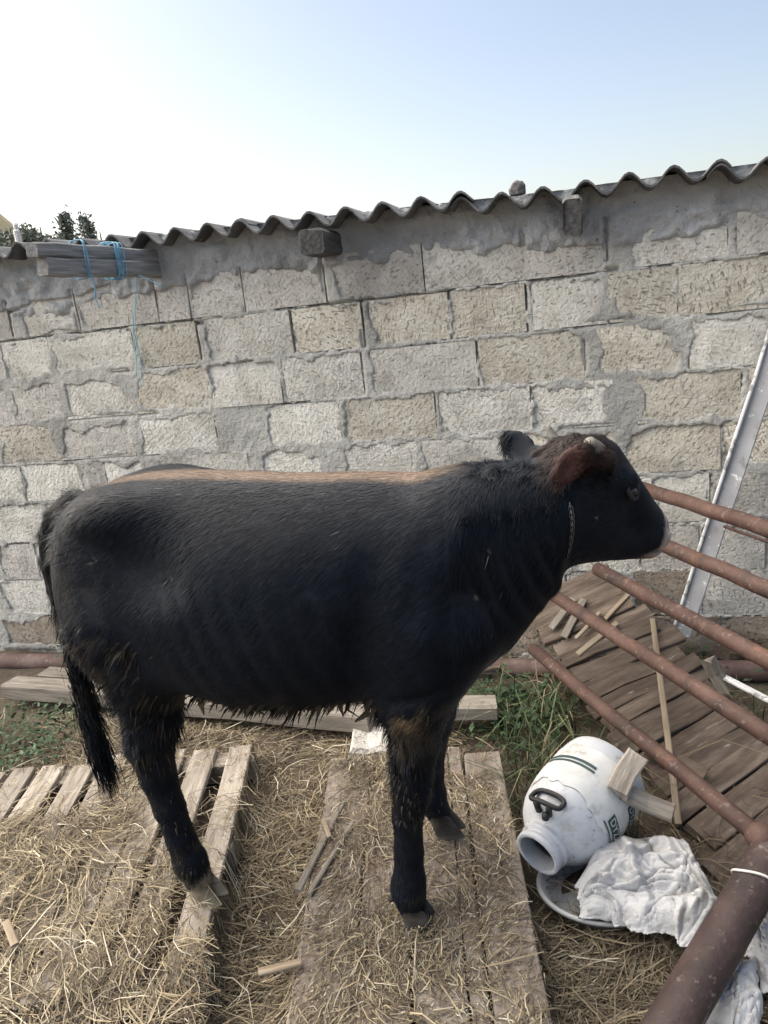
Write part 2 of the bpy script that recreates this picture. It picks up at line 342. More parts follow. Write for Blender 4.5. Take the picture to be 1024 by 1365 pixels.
zu = np.concatenate([np.arange(-.12, .0, .04), np.arange(0, ZT + .001, .0085)])
SU, ZU = np.meshgrid(su, zu, indexing='ij')
wob = .010 * fbm(SU * 6, ZU * 6, 0, 21) + .006 * fbm(SU * 24, ZU * 24, 0, 22)
wob2 = .010 * fbm(SU * 6, ZU * 6, 5, 23) + .006 * fbm(SU * 24, ZU * 24, 5, 24)
sdist = np.full(SU.shape, 9.); vgap = np.full(SU.shape, 9.); bgap = np.full(SU.shape, 9.)
for (a, b, z0, z1, tn) in rects:
    i0, i1 = np.searchsorted(su, (a - .1, b + .1)); j0, j1 = np.searchsorted(zu, (z0 - .1, z1 + .1))
    if i1 <= i0: continue
    x = SU[i0:i1, j0:j1] + wob[i0:i1, j0:j1]; z = ZU[i0:i1, j0:j1] + wob2[i0:i1, j0:j1]
    dx = np.abs(x - (a + b) / 2) - (b - a) / 2; dz = np.abs(z - (z0 + z1) / 2) - (z1 - z0) / 2
    q = np.minimum(np.maximum(dx, dz), 0) + np.hypot(np.maximum(dx, 0) + 0, np.maximum(dz, 0))
    rr = .02; q2 = np.hypot(np.maximum(dx + rr, 0), np.maximum(dz + rr, 0)) + np.minimum(np.maximum(dx + rr, dz + rr), 0) - rr
    sdist[i0:i1, j0:j1] = np.minimum(sdist[i0:i1, j0:j1], q2)
    g1 = np.abs(SU[i0:i1, j0:j1] - b - .006 + .5 * wob[i0:i1, j0:j1]) + 9 * (dz > 0.004)
    g2 = np.abs(ZU[i0:i1, j0:j1] - z0 + .004 + .5 * wob2[i0:i1, j0:j1]) + 9 * (dx > 0.004)
    vgap[i0:i1, j0:j1] = np.minimum(vgap[i0:i1, j0:j1], g1); bgap[i0:i1, j0:j1] = np.minimum(bgap[i0:i1, j0:j1], g2)
n1 = fbm(SU * 3.2, ZU * 4.2, 0, 31); n2 = fbm(SU * 14, ZU * 14, 0, 33); n3 = fbm(SU * 50, ZU * 50, 0, 35, 3)
smear = .003 + .085 * np.maximum(0, n1 - .08) + .012 * n2 + .03 * np.maximum(0, n2 - .18)
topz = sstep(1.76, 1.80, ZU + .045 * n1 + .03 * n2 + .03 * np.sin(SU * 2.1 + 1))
n4 = fbm(SU * 70, ZU * 70, 0, 37, 3)
t = sdist + smear + .006 * n3 + .007 * n4
face = .006 + .010 * n1 + .006 * n2 + .003 * n3
hgt = -.03 + (face * .45 + .002 * n4 + .029) * sstep(-.003, .004, t)
hgt = np.where(topz > 0, np.maximum(hgt, -.03 + topz * (.040 + .014 * n2 + .012 * n1 + .006 * n3 + .010 * (1 - 4 * np.abs(fbm(SU * 7 + n1, ZU * 9, 0, 39, 3))) + .004 * n4)), hgt)
lowgap = (n1 * .7 + fbm(SU * 1.3, ZU * 6, 3, 41)) > .20
upgap = fbm(SU * 1.1, ZU * 2.2, 7, 43) > (.42 - .34 * sstep(1.45, 1.75, ZU))
groove = np.where(lowgap, sstep(.012, .003, bgap), 0); groove = np.maximum(groove, np.where(upgap, sstep(.011, .003, vgap), 0))
hgt = hgt - (.010 + .016 * sstep(1.2, 1.7, ZU)) * groove
# a long crack under the top course and under the beam
crk = np.abs(ZU - (1.655 + .012 * noise(SU * 5, 0, 0, 51) + .01 * noise(SU * 20, 0, 0, 52))); hgt -= .03 * sstep(.010, .002, crk) * (noise(SU * 1.7, 3, 0, 53) > -.35)
crk = np.abs(ZU - (1.80 + .05 * (SU - .4) + .014 * noise(SU * 9, 0, 0, 57))); hgt -= .03 * sstep(.010, .002, crk) * (SU < .95)
WV = (WA[None, None] + WD * SU[..., None] + WN * hgt[..., None] + np.array([0, 0, 1]) * ZU[..., None]).reshape(-1, 3)
wall = put('wall', np.where(WV[:, 2:] > 1.6, WV * [1, 1, 0] + [0, 0, 1] * np.minimum(WV[:, 2:], np.interp(SU.ravel(), [-3, .6, 2.3, 2.9, 3.6, 6], [2.14, 2.036, 1.984, 1.963, 1.958, 1.95])[:, None] + .012), WV), grid_faces(len(su), len(zu))[:, ::-1], MORTAR, shed, smooth=True)
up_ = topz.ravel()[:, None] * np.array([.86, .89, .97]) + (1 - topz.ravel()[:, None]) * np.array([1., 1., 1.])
bl = (1 - .25 * sstep(.1, .35, fbm(SU * 2.2, ZU * 2.2, 9, 61))).ravel()[:, None]
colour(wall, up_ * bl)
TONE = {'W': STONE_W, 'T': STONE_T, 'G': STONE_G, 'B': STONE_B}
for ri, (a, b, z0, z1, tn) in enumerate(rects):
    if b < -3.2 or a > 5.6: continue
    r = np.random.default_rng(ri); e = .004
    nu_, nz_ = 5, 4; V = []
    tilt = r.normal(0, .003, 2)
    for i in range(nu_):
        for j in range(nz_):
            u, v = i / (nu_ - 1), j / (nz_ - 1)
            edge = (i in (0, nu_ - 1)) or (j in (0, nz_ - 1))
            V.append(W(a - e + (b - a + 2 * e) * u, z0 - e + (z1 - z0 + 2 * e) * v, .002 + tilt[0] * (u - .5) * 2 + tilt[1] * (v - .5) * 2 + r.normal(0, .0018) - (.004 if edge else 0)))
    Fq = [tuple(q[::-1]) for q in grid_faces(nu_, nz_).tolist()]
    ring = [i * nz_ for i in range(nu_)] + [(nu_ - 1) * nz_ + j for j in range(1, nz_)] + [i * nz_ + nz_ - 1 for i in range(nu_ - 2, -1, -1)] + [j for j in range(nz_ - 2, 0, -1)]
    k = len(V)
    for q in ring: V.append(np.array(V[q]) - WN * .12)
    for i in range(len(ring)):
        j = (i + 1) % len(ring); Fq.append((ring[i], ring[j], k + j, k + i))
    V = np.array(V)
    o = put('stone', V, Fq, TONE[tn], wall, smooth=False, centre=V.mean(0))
# rest of the building (sides and back)
DEPTH = 3.4
def slab(p, q, h, th):
    p = np.array(p); q = np.array(q); d = (q - p) / np.linalg.norm(q - p); n_ = np.array([-d[1], d[0], 0]) * th
    c = [p, q, q + n_, p + n_]; V = [v + np.array([0, 0, -.1]) for v in c] + [v + np.array([0, 0, h]) for v in c]
    return V, [(3, 2, 1, 0), (4, 5, 6, 7), (0, 1, 5, 4), (1, 2, 6, 5), (2, 3, 7, 6), (3, 0, 4, 7)]
Vb, Fb = join([slab(W(S0, 0, -.12), W(S0, 0, -DEPTH), 1.9, .2), slab(W(S0 + .0, 0, -DEPTH - .01), W(S1, 0, -DEPTH - .01), 2.25, .2), slab(W(S1, 0, -DEPTH), W(S1, 0, -.12), 1.9, .2),
               slab(W(S0, 0, -.14), W(S1, 0, -.14), 1.93, .12)])
bw = put('back_wall', Vb, Fb, MORTAR, shed); colour(bw, np.ones((len(Vb), 3)))
# corrugated roof sheets, each its own part
PIT, AMP, OH = .153, .029, .13
SL = math.tan(math.radians(-.8))
zc0 = 1.995
s_cr = 2.446       # one crest
sheet_w = 6 * PIT
k0 = 2.575
for si in range(-5, 5):
    for row in (0, 1):
        a = k0 + si * sheet_w; n_ = 6 * 10 + 5
        us = np.linspace(a - .02, a + sheet_w + .06, n_)
        d0, d1 = (-OH, 1.75) if row == 0 else (1.6, DEPTH + .25)
        ds = np.linspace(d0, d1, 7)
        UU, DD = np.meshgrid(us, ds, indexing='ij')
        r = np.random.default_rng(si * 3 + 50 + row)
        jd = r.normal(0, .010) if row == 0 else 0
        Z = np.interp(UU, [-3, .6, 2.3, 2.9, 3.6, 6], [2.14, 2.036, 1.984, 1.963, 1.958, 1.95]) + r.normal(0, .002) + .006 * row + (.012 * (UU - a) / sheet_w) - .006 + AMP * np.cos((UU - s_cr) / PIT * 2 * math.pi) + (DD + OH) * SL
        Z = Z + .006 * noise(UU * 3, DD * 2, 0, 90 + si)
        top = (WA + WD * UU[..., None] - WN * (DD + jd * (DD < -.05) + .006 * noise(UU * 30, DD, 0, 95))[..., None] + np.array([0, 0, 1]) * Z[..., None]).reshape(-1, 3)
        bot = top - np.array([0, 0, .0085]); nv = len(top); f = grid_faces(n_, 7)
        Fc = [tuple(q) for q in f.tolist()] + [tuple(x + nv for x in q[::-1]) for q in f.tolist()]
        b_ = [i * 7 for i in range(n_)]
        for i in range(n_ - 1): Fc.append((b_[i], b_[i + 1], b_[i + 1] + nv, b_[i] + nv))
        b_ = [i * 7 + 6 for i in range(n_)]
        for i in range(n_ - 1): Fc.append((b_[i + 1], b_[i], b_[i] + nv, b_[i + 1] + nv))
        for c in range(6):
            Fc.append((c + 1, c, c + nv, c + 1 + nv)); q = (n_ - 1) * 7 + c; Fc.append((q, q + 1, q + 1 + nv, q + nv))
        put('roof_sheet', top.tolist() + bot.tolist(), Fc, SLATE, shed, smooth=False, centre=W(a + .5, zc0, -.5))
# rafter ends poking out of the wall
def rafter(px, py, proj_len, wd, ht, m, nm, parent, rise=0.0, extra=.25, seed=0):
    s, z = wall_sz(px, py); p0 = W(s, z, -extra); p1 = W(s, z + rise, proj_len)
    return plank(nm, p0, p1, wd, ht, m, parent, segs=5, jit=.003, seed=seed, bev=.012, warp=.002)
rafter(441, 328, .24, .10, .095, DARKW, 'rafter_end', shed, rise=.01, seed=2)
rafter(764, 276, .22, .07, .13, DARKW, 'rafter_end', shed, rise=-.05, seed=4)
s, z = wall_sz(216, 351)
B0 = W(s, z, -.2); B1 = W(s, z, .0) + (aty(54, 344, 3.02) - W(s, z, 0))
beam = thing('wooden_beam', 'split grey timber beam poking out under the roof, wrapped in blue twine', 'beam', W(s, z - .06, 0))
Mb, Lb = frame(B0, B1)
putm('upper_board', plank_mesh('upper_board', Lb + .04, .05, .052, BEAMW, segs=8, jit=.002, seed=1, bev=.006, warp=.002), Mb @ Matrix.Translation((.02, 0, .029)), beam)
putm('lower_board', plank_mesh('lower_board', Lb, .058, .066, BEAMW, segs=8, jit=.002, seed=5, bev=.008, warp=.002), Mb @ Matrix.Translation((0, .002, -.030)), beam)
def wrap(name, label, tpos, n, wd, hang, m):
    parts = []; r = np.random.default_rng(int(tpos * 100))
    for i in range(n):
        c = -Lb / 2 + Lb * tpos + r.normal(0, wd); sk = r.normal(0, .012)
        pts = []
        for a in np.linspace(0, 2 * math.pi, 17):
            y = .041 * np.sign(math.cos(a)) * abs(math.cos(a)) ** .5; zz = .074 * np.sign(math.sin(a)) * abs(math.sin(a)) ** .5
            pts.append(np.array(Mb @ Vector((c + sk * math.sin(a * .5), y, zz + .0))))
        parts.append(tube(pts, .0019, 5, False))
    for (dx, pts) in hang:
        c = -Lb / 2 + Lb * (tpos + dx)
        q = [np.array(Mb @ Vector((c, -.043 if Mb[1][1] > 0 else .043, -.05)))]
        side = np.array(Mb.to_3x3() @ Vector((0, 1, 0))); side = side * (-1 if side[1] > 0 else 1)
        q[0] = np.array(Mb @ Vector((c, 0, -.06))) + side * .043
        for (ox, oz) in pts: q.append(q[0] + np.array([ox, 0, oz]) + side * .0)
        parts.append(tube(smooth_pts(q, 5), .0026, 5))
    V, Fc = join(parts)
    o = put(name, V, Fc, m, smooth=True); tag(o, label, 'twine'); return o
wrap('blue_twine', 'thin blue twine loop near the free end of the grey beam', .77, 4, .006, [(.0, [(.004, -.05), (-.004, -.09), (.006, -.13)])], TWINE)
wrap('blue_twine', 'broad bright blue twine binding on the middle of the grey beam', .55, 9, .019, [(-.1, [(.05, -.03), (.09, -.06)])], TWINE)
s1, z1_ = wall_sz(181, 372); s2, z2_ = wall_sz(184, 500)
hp = [W(s1 + .0, z1_ + .04, .03)] + [W(s1 + (s2 - s1) * t + .008 * math.sin(t * 9), z1_ + (z2_ - z1_) * t, .022) for t in np.linspace(.1, 1, 7)]
hp2 = [W(s1 + .02, z1_ + .04, .03)] + [W(s1 + .012 + (s2 - s1) * t + .01 * math.sin(t * 7 + 2), z1_ + (z2_ - .06 - z1_) * t, .024) for t in np.linspace(.1, 1, 7)]
V, Fc = join([tube(smooth_pts(hp, 5), .0022, 5), tube(smooth_pts(hp2, 5), .002, 5)])
tag(put('hanging_twine', V, Fc, TWINEP, smooth=True), 'faded pale blue twine dangling down the stone wall below the beam', 'twine')
# stone weighing the roof down
p = W(wall_sz(690, 256, .1)[0], 2.008, .09); V, Fc = tube([p + np.array([0, 0, -.035]), p + np.array([0, 0, -.02]), p + np.array([.01, 0, .0]), p + np.array([.012, 0, .012])], [.03, .032, .026, .012], 7)
V = np.array(V) + rng.normal(0, .003, (len(V), 3)); tag(put('roof_stone', V, Fc, DARKW), 'small dark stone lying on top of the corrugated roof edge', 'stone')

# ------------------------------------------------------------------ far trees beyond the roof
FOL = mat('far_foliage', [(.9, .9, .9), (1, 1, 1)], .8, 5, 3, bump=.05, attr='tint', spec=.2)
BARK = mat('bark', [(.07, .055, .04), (.14, .11, .085)], .9, 6, 6, bump=.6)
def far_tree(label, px, py_top, Y, kind, wd, seed):
    top = aty(px, py_top, Y); r = np.random.default_rng(seed); x0, y0, h = top[0], Y, top[2]
    t_ = thing('tree', label, 'tree', (x0, y0, 0), 'trees beyond the shed roof')
    V, Fc = tube([(x0, y0, -.3), (x0 + .05, y0, h * .4), (x0, y0, h * .75), (x0, y0, h * .97)], [.22, .17, .09, .02], 8); parts = [(V, Fc)]
    C = []; S = []
    if kind == 'conifer':
        for k in range(120):
            zz = h * (.32 + .68 * k / 120); a = r.uniform(0, 6.28); L_ = wd * (1 - (zz / h - .32) / .72) * r.uniform(.65, 1.1) + .12
            tip = np.array([x0 + L_ * math.cos(a), y0 + L_ * math.sin(a), zz + L_ * .28 * r.uniform(.3, 1.4)])
            parts.append(tube([(x0, y0, zz), tuple(tip)], [.03, .008], 4))
            for q in np.linspace(.2, 1, 22): C.append(np.array([x0, y0, zz]) * (1 - q) + tip * q + r.normal(0, .10, 3)); S.append(r.uniform(.06, .13))
    else:
        for k in range(26):
            a = r.uniform(0, 6.28); q = r.uniform(.1, 1) ** .5 * wd; zc = h * r.uniform(.5, .93); q *= (1.15 - .55 * (zc / h - .5) / .43)
            c = np.array([x0 + q * math.cos(a), y0 + q * math.sin(a), zc]); parts.append(tube([(x0, y0, h * .38), tuple(c)], [.06, .015], 4))
            for m_ in range(170):
                d = r.normal(0, 1, 3); d /= np.linalg.norm(d); C.append(c + d * r.uniform(.3, 1) * wd * .38 * np.array([1, 1, .75])); S.append(r.uniform(.06, .13))
    V, Fc = join(parts); put('trunk', V, Fc, BARK, t_)
    C = np.array(C); S = np.array(S); N = len(C)
    A = r.normal(0, 1, (N, 3)); A /= np.linalg.norm(A, axis=1)[:, None]; B = np.cross(A, r.normal(0, 1, (N, 3))); B /= np.linalg.norm(B, axis=1)[:, None]
    V = np.stack([C - A * S[:, None], C + B * S[:, None] * .45, C + A * S[:, None], C - B * S[:, None] * .45], 1).reshape(-1, 3)
    o = put('crown', V, np.arange(N * 4).reshape(-1, 4), FOL, t_)
    g = r.uniform(.6, 1.3, N)[:, None] * np.array([.17, .195, .165]) + r.uniform(0, .03, N)[:, None]; colour(o, np.repeat(g, 4, 0))  # leaf green paled towards grey, distance haze put into the colour
far_tree('pointed dark conifer, tallest of the trees above the roof', 84, 285, 34, 'conifer', 1.0, 1)
far_tree('small pointed conifer just right of the tallest one', 112, 290, 36, 'conifer', .8, 2)
far_tree('round bushy grey green tree left of the conifers', 52, 296, 33, 'round', 1.3, 3)
far_tree('dark bushy tree at the left edge behind the roof', 12, 298, 32, 'round', 1.5, 4)
far_tree('low bushy tree between the tall conifer and roof', 132, 303, 38, 'round', .9, 6)
q = aty(24, 316, 29); V, Fc = tube([q + np.array([0, 0, z_]) for z_ in (-4.5, -.25, -.2, .2, .24, .4, .5)], [.03, .03, .12, .12, .08, .08, .02], 10)
tag(put('chimney_cowl', V, Fc, PAINTW), 'small white cowl on a pole beyond the left end of the roof', 'chimney')

# ------------------------------------------------------------------ pipes, timbers along the wall foot
def pipe_pts(p0, p1, n=9, sag=.0): return [np.array(p0) * (1 - t) + np.array(p1) * t + np.array([0, 0, -sag * math.sin(math.pi * t)]) for t in np.linspace(0, 1, n)]
s, z = wall_sz(40, 882, .16); sr, zr = wall_sz(1000, 894, .16)
pz0 = z - (zr - z) / (sr - s) * (s + 1.2); pz1 = zr + (zr - z) / (sr - s) * .8
V, Fc = tube(pipe_pts(W(-1.2, pz0, .16), W(sr + .8, pz1, .16), 14), .042, 18)
tag(put('rusty_pipe', V, Fc, RUST2, smooth=True), 'long mottled rusty pipe lying level along the foot of the stone wall', 'pipe')
# stones that carry the pipe
for px in (190, 640):
    ss = wall_sz(px, 885, .16)[0]; c = W(ss, .0, .16); r = np.random.default_rng(px)
    V, Fc = tube([c + np.array([0, 0, -.03]), c + np.array([0, 0, .05]), c + np.array([.0, 0, pz0 + (pz1 - pz0) * (ss + 1.2) / (sr + 2) - .045])], [.10, .11, .08], 7); V = np.array(V) + r.normal(0, .005, (len(V), 3))
    tag(put('support_stone', V, Fc, STONE_B), 'rough grey stone propping the rusty pipe behind the hind leg' if px == 190 else 'rough grey stone propping the rusty pipe behind the front leg', 'stone')
def lie(px0, py0, px1, py1, z0, z1): return atz(px0, py0, z0), atz(px1, py1, z1)
a, b = lie(14, 916, 498, 960, .075, .075); tag(plank('timber', a, b, .10, .075, WOODG, segs=6, jit=.003, seed=3, bev=.006), 'long weathered squared timber lying behind the cow under its belly', 'timber')
a, b = lie(60, 897, 420, 930, .035, .035); tag(plank('timber', a, b, .09, .03, WOODG, segs=5, seed=8), 'thin grey board on the ground between long timber and rusty pipe', 'board')
a, b = lie(520, 950, 662, 943, .10, .10); tag(plank('board_offcut', a, b, .10, .055, WOODP, segs=3, seed=12), 'short pale board sticking out behind the front legs', 'board')
a, b = lie(470, 990, 530, 985, .03, .03); tag(plank('flat_stone', a, b, .17, .05, STONE_G, segs=3, jit=.008, seed=14, bev=.014), 'flat grey stone beside the front leg at the timber end', 'stone')

# ------------------------------------------------------------------ pallet
PT = .105
pal = thing('pallet', 'weathered wooden pallet half buried in straw under the hind hoof', 'pallet', (-1.0, 2.05, 0))
PD = np.array([-.012, 1, 0]); PD /= np.linalg.norm(PD); PX = np.array([PD[1], -PD[0], 0])
def pal_pt(u, v, z): return np.array([-.587, 2.585, 0]) + PX * u - PD * v + np.array([0, 0, z])
us_ = [-.045, -.175, -.29, -.405, -.52, -.636, -.752, -.868, -.985, -1.1, -1.215, -1.33]
for i, u in enumerate(us_):
    r = np.random.default_rng(i + 60)
    wd = .088 + r.normal(0, .004)
    plank('slat', pal_pt(u + r.normal(0, .006), .0 + r.normal(0, .012), PT - .011 + r.normal(0, .002)), pal_pt(u + r.normal(0, .006), 1.06 + r.normal(0, .012), PT - .011 + r.normal(0, .003)), wd, .021, WOODP, pal, segs=4, seed=i + 5, jit=.002, bev=.003, warp=.004)
for v in (.05, .53, 1.01):
    plank('stringer', pal_pt(.0, v, PT - .062), pal_pt(-1.38, v, PT - .062), .085, .076, WOODP, pal, segs=4, seed=int(v * 10), jit=.003)

# ------------------------------------------------------------------ plank platform under the front hoof
PZ = .085
plat = thing('plank_platform', 'reddish grey plank platform strewn with straw under the front hoof', 'platform', (0, 1.8, 0))
FL, FR = np.array([-.295, 2.44, 0]), np.array([.31, 2.38, 0]); NL, NR = np.array([-.385, 1.0, 0]), np.array([.225, 1.0, 0])
cuts = [0, .255, .49, .70, .78, 1.0]
for i in range(5):
    c0 = (cuts[i] + cuts[i + 1]) / 2; wd = (cuts[i + 1] - cuts[i]) * .6 - .006
    a = NL + (NR - NL) * c0; b = FL + (FR - FL) * c0; r = np.random.default_rng(i)
    a = a + np.array([0, 0, PZ - .013]); b = b + np.array([0, r.normal(0, .02), PZ - .013 + r.normal(0, .002)])
    plank('plank', a, b, wd, .026, WOODR, plat, segs=5, seed=i + 30, jit=.0025, bev=.004, warp=.004)
for t in (.12, .5, .9):
    a = NL + (FL - NL) * t; b = NR + (FR - NR) * t; plank('bearer', a + np.array([.02, 0, .028]), b + np.array([-.02, 0, .028]), .08, .056, WOODR, plat, segs=3, seed=int(t * 50), jit=.003)
def lath(label, p0, p1, z0, z1, wd, th, m, seed, grp=None, name='lath', cat='lath'):
    a = atz(*p0, z0); b = atz(*p1, z1); tag(plank(name, a, b, wd, th, m, segs=1, seed=seed, jit=.0005, bev=.003, warp=.0), label, cat, grp)
lath('dark thin lath lying slantwise on the platform left of front hoof', (398, 1188), (456, 1072), PZ + .006, PZ + .006, .022, .011, WOODG, 1)
lath('pale split lath on the straw at the left edge of the platform', (345, 1296), (402, 1282), PZ + .014, PZ + .02, .022, .01, WOODL, 3)
lath('small pale wood chip on the straw at the far left', (8, 1228), (20, 1260), PT + .045, PT + .045, .02, .008, WOODL, 4, name='wood_chip', cat='chip')
lath('short pale stick on the left part of the platform', (432, 1094), (440, 1116), PZ + .02, PZ + .015, .014, .008, WOODL, 5, name='stick', cat='stick')
lath('slim weathered stick slanting across the left of the platform', (412, 1192), (470, 1096), PZ + .01, PZ + .01, .016, .01, WOODG, 7, name='stick', cat='stick')

# ------------------------------------------------------------------ leaning plank panel (rows of boards) under the pipe rack
def unit(v): return v / np.linalg.norm(v)
Q0 = aty(694, 800, 3.2); Q1 = atz(905, 1105, .015); T0 = aty(806, 752, 3.07); T2 = atz(1043, 1001, .0); T2 = CAM + (T2 - CAM) * (2.25 / T2[1])
LD = unit(Q1 - Q0); PL = np.linalg.norm(Q1 - Q0)
def deck(t, u, off=0.0):
    a_, b_ = Q0 + (Q1 - Q0) * t, T0 + (T2 - T0) * t; n_ = unit(np.cross(b_ - a_, (Q1 - Q0) * (1 - u) + (T2 - T0) * u)); n_ = n_ if n_[2] > 0 else -n_
    return a_ + (b_ - a_) * u + n_ * off, n_
panel = thing('board_panel', 'old brown boarded panel leaning under the rusty rails beside the cow', 'panel', Q1)
n_ = 13; r = np.random.default_rng(5)
tt = np.cumsum(np.concatenate([[0], r.uniform(.75, 1.3, n_ + 5)])); tt = tt / tt[n_]
for i in range(n_ + 4):
    tm = (tt[i] + tt[i + 1]) / 2; e0 = r.normal(0, .04); e1 = 1 + r.normal(0, .05)
    a_, na = deck(tm, e0, r.normal(0, .006)); b_, nb = deck(tm + r.normal(0, .006), e1, r.normal(0, .006))
    step = np.linalg.norm(np.cross(unit(b_ - a_), deck(tt[i + 1], .5)[0] - deck(tt[i], .5)[0]))
    plank('plank', a_, b_, step * r.uniform(.95, .995), .022, WOODB, panel, upv=na + nb + r.normal(0, .06, 3), segs=3, seed=i + 70, jit=.003, bev=.003)
for q in (.16, .84):
    a_, na = deck(-.01, q, -.028); b_, nb = deck(1.3, q, -.028); plank('batten', a_, b_, .05, .028, WOODB, panel, upv=na + nb, segs=4, seed=int(q * 10))
PN = deck(.5, .5)[1]
def on_panel(px, py, off):
    d = ray(px, py); best = None
    for t in np.linspace(-.1, 1.4, 151):
        for u in np.linspace(-.1, 1.1, 41):
            p_, q_ = deck(t, u, off); v_ = p_ - CAM; v_ = v_ / (v_ @ FW); e_ = np.linalg.norm(v_ - d / (d @ FW))
            if best is None or e_ < best[0]: best = (e_, p_)
    return best[1]
for i, (p0, p1, wd, m_, lb) in enumerate([((871, 826), (902, 1098), .02, WOODL, 'long pale upright lath lying down the middle of the brown panel'),
        ((838, 792), (806, 826), .018, WOODL, 'short pale splinter near the top of the brown panel'),
        ((770, 872), (822, 832), .024, WOODL, 'pale slat lying along the upper boards of the panel'),
        ((778, 800), (752, 850), .03, WOODG, 'grey broken slat at the panel end next to the cow chest'),
        ((800, 815), (770, 850), .016, WOODL, 'thin splinter crossing the panel under the cow jaw'),
        ((862, 1000), (940, 1030), .05, WOODB, 'dark reddish board lying over the lower panel'),
        ((735, 838), (765, 800), .03, WOODG, 'weathered slat end beside the cow chest')]):
    a = on_panel(*p0, .02 + .004 * i); b = on_panel(*p1, .022 + .004 * i)
    tag(plank('lath', a, b, wd, .010, m_, upv=PN, segs=3, seed=i + 90, jit=.001, bev=.002, warp=.002), lb, 'lath')
# broken frame: two boards nailed in an L on top of the can
bf = thing('broken_frame', 'two weathered boards nailed in an angle lying on the white can', 'frame', aty(840, 1060, 2.05))
plank('board', aty(822, 1056, 1.86), aty(846, 1006, 1.93), .062, .022, WOODP, bf, upv=(-.2, -.8, .7), segs=2, seed=41)
plank('board', aty(828, 1054, 1.885), aty(896, 1086, 1.86), .05, .024, WOODP, bf, upv=(-.1, -.6, .8), segs=2, seed=42)

# ------------------------------------------------------------------ rusty pipe rack
rack = thing('pipe_rack', 'rusty welded pipe rack with five slanting rails on a thick post', 'pipe rack', (.46, 1.36, 0))
RD = unit(np.array([-.275, 1, 0]))
NE = [aty(1024, y, Y) for y, Y in ((1125, 1.60), (980, 1.76), (880, 1.92), (785, 2.10), (705, 2.30))]
FE = (2.80, 2.90, 2.75, 2.76, 2.95)
FT = atz(898, 1362, .13); J5 = aty(1034, 1130, 1.605); PDv = unit(J5 - FT)
ends = []
for i, p in enumerate(NE):
    a_ = p; w0 = a_ - FT; b_ = RD @ PDv; d_ = RD @ w0; e_ = PDv @ w0; tpar = (b_ * e_ - d_) / (1 - b_ * b_)
    near = a_ + RD * tpar; far = a_ + RD * ((FE[i] - a_[1]) / RD[1])
    pts = pipe_pts(near - RD * .0, far, 8); r = np.random.default_rng(i)
    pts = [q + r.normal(0, .0015, 3) for q in pts]
    V, Fc = tube(pts, (.0245, .025, .026, .026, .0265)[i], 16); put('rail', V, Fc, RUST, rack, smooth=True, centre=pts[4])
    ends.append(near)
pe = FT + PDv * ((ends[-1] - FT) @ PDv + .12)
pp = [FT - PDv * .22] + [FT + (pe - FT) * t for t in np.linspace(.08, 1, 8)]
V, Fc = tube(pp, .050, 24); put('post', V, Fc, RUST3, rack, smooth=True, centre=FT)
a = aty(966, 702, 2.66); b = aty(1040, 728, 2.40); V, Fc = tube([a, b], .006, 8); put('thin_rod', V, Fc, RUST, rack, smooth=True)
# weld bead lump and white string on the post
jp = ends[0]
V, Fc = tube([jp + RD * t for t in (-.0, .05, .062)], [.036, .034, .028], 14); put('weld', V, Fc, RUST, rack, smooth=True)
sp = aty(990, 1180, 1.54)
c = FT + PDv * ((sp - FT) @ PDv); u = unit(CAM - c); u = unit(u - PDv * (u @ PDv)); v = np.cross(PDv, u)
ring = [c + (u * math.cos(t) + v * math.sin(t)) * .053 + PDv * .012 * math.sin(t * 2) for t in np.linspace(-2.4, 1.9, 24)]
tail = smooth_pts([ring[-1], ring[-1] + u * .02 + np.array([-.01, 0, .012]), ring[-1] + u * .03 + np.array([-.015, 0, -.02]), ring[-1] + u * .028 + np.array([-.018, 0, -.05])], 5)
tail2 = smooth_pts([aty(997, 1160, 1.56), aty(1006, 1176, 1.53), aty(1024, 1188, 1.50), aty(1045, 1200, 1.5)], 6)
V, Fc = tube(list(ring) + list(tail[1:]), .0032, 6); tag(put('string', V, Fc, STRINGM, smooth=True), 'frayed white string knotted round the thick rusty post', 'string')
V, Fc = tube(tail2, .003, 6); tag(put('string', V, Fc, STRINGM, smooth=True), 'loose white string hanging across the post at the right edge', 'string')

# ------------------------------------------------------------------ white leaning plank by the wall, odds and ends at right
a = aty(910, 846, 2.86); b = aty(1046, 428, 2.80)
lp = thing('leaning_board', 'narrow board with peeling white paint leaning on the wall behind the rails', 'board', a)
nrm = unit(CAM - (a + b) / 2)
plank('face', a, b, .066, .018, PAINTG, lp, upv=nrm, segs=6, seed=50, jit=.0015)
sidev = np.cross(unit(b - a), nrm); sidev = sidev if sidev[0] < 0 else -sidev
plank('edge', a + sidev * .039 + nrm * .006, b + sidev * .039 + nrm * .006, .013, .032, PAINTW, lp, upv=nrm, segs=6, seed=51, jit=.001)
a = aty(968, 904, 2.42); b = aty(1050, 944, 2.25); tag(plank('white_batten', a, b, .026, .014, PAINTW, segs=3, seed=55), 'thin white painted batten sticking in from the right below the rails', 'batten')
a = aty(944, 878, 2.46); b = aty(968, 920, 2.42); tag(plank('wood_block', a, b, .05, .04, WOODG, segs=2, seed=56), 'small weathered wood block by the white batten end', 'block')

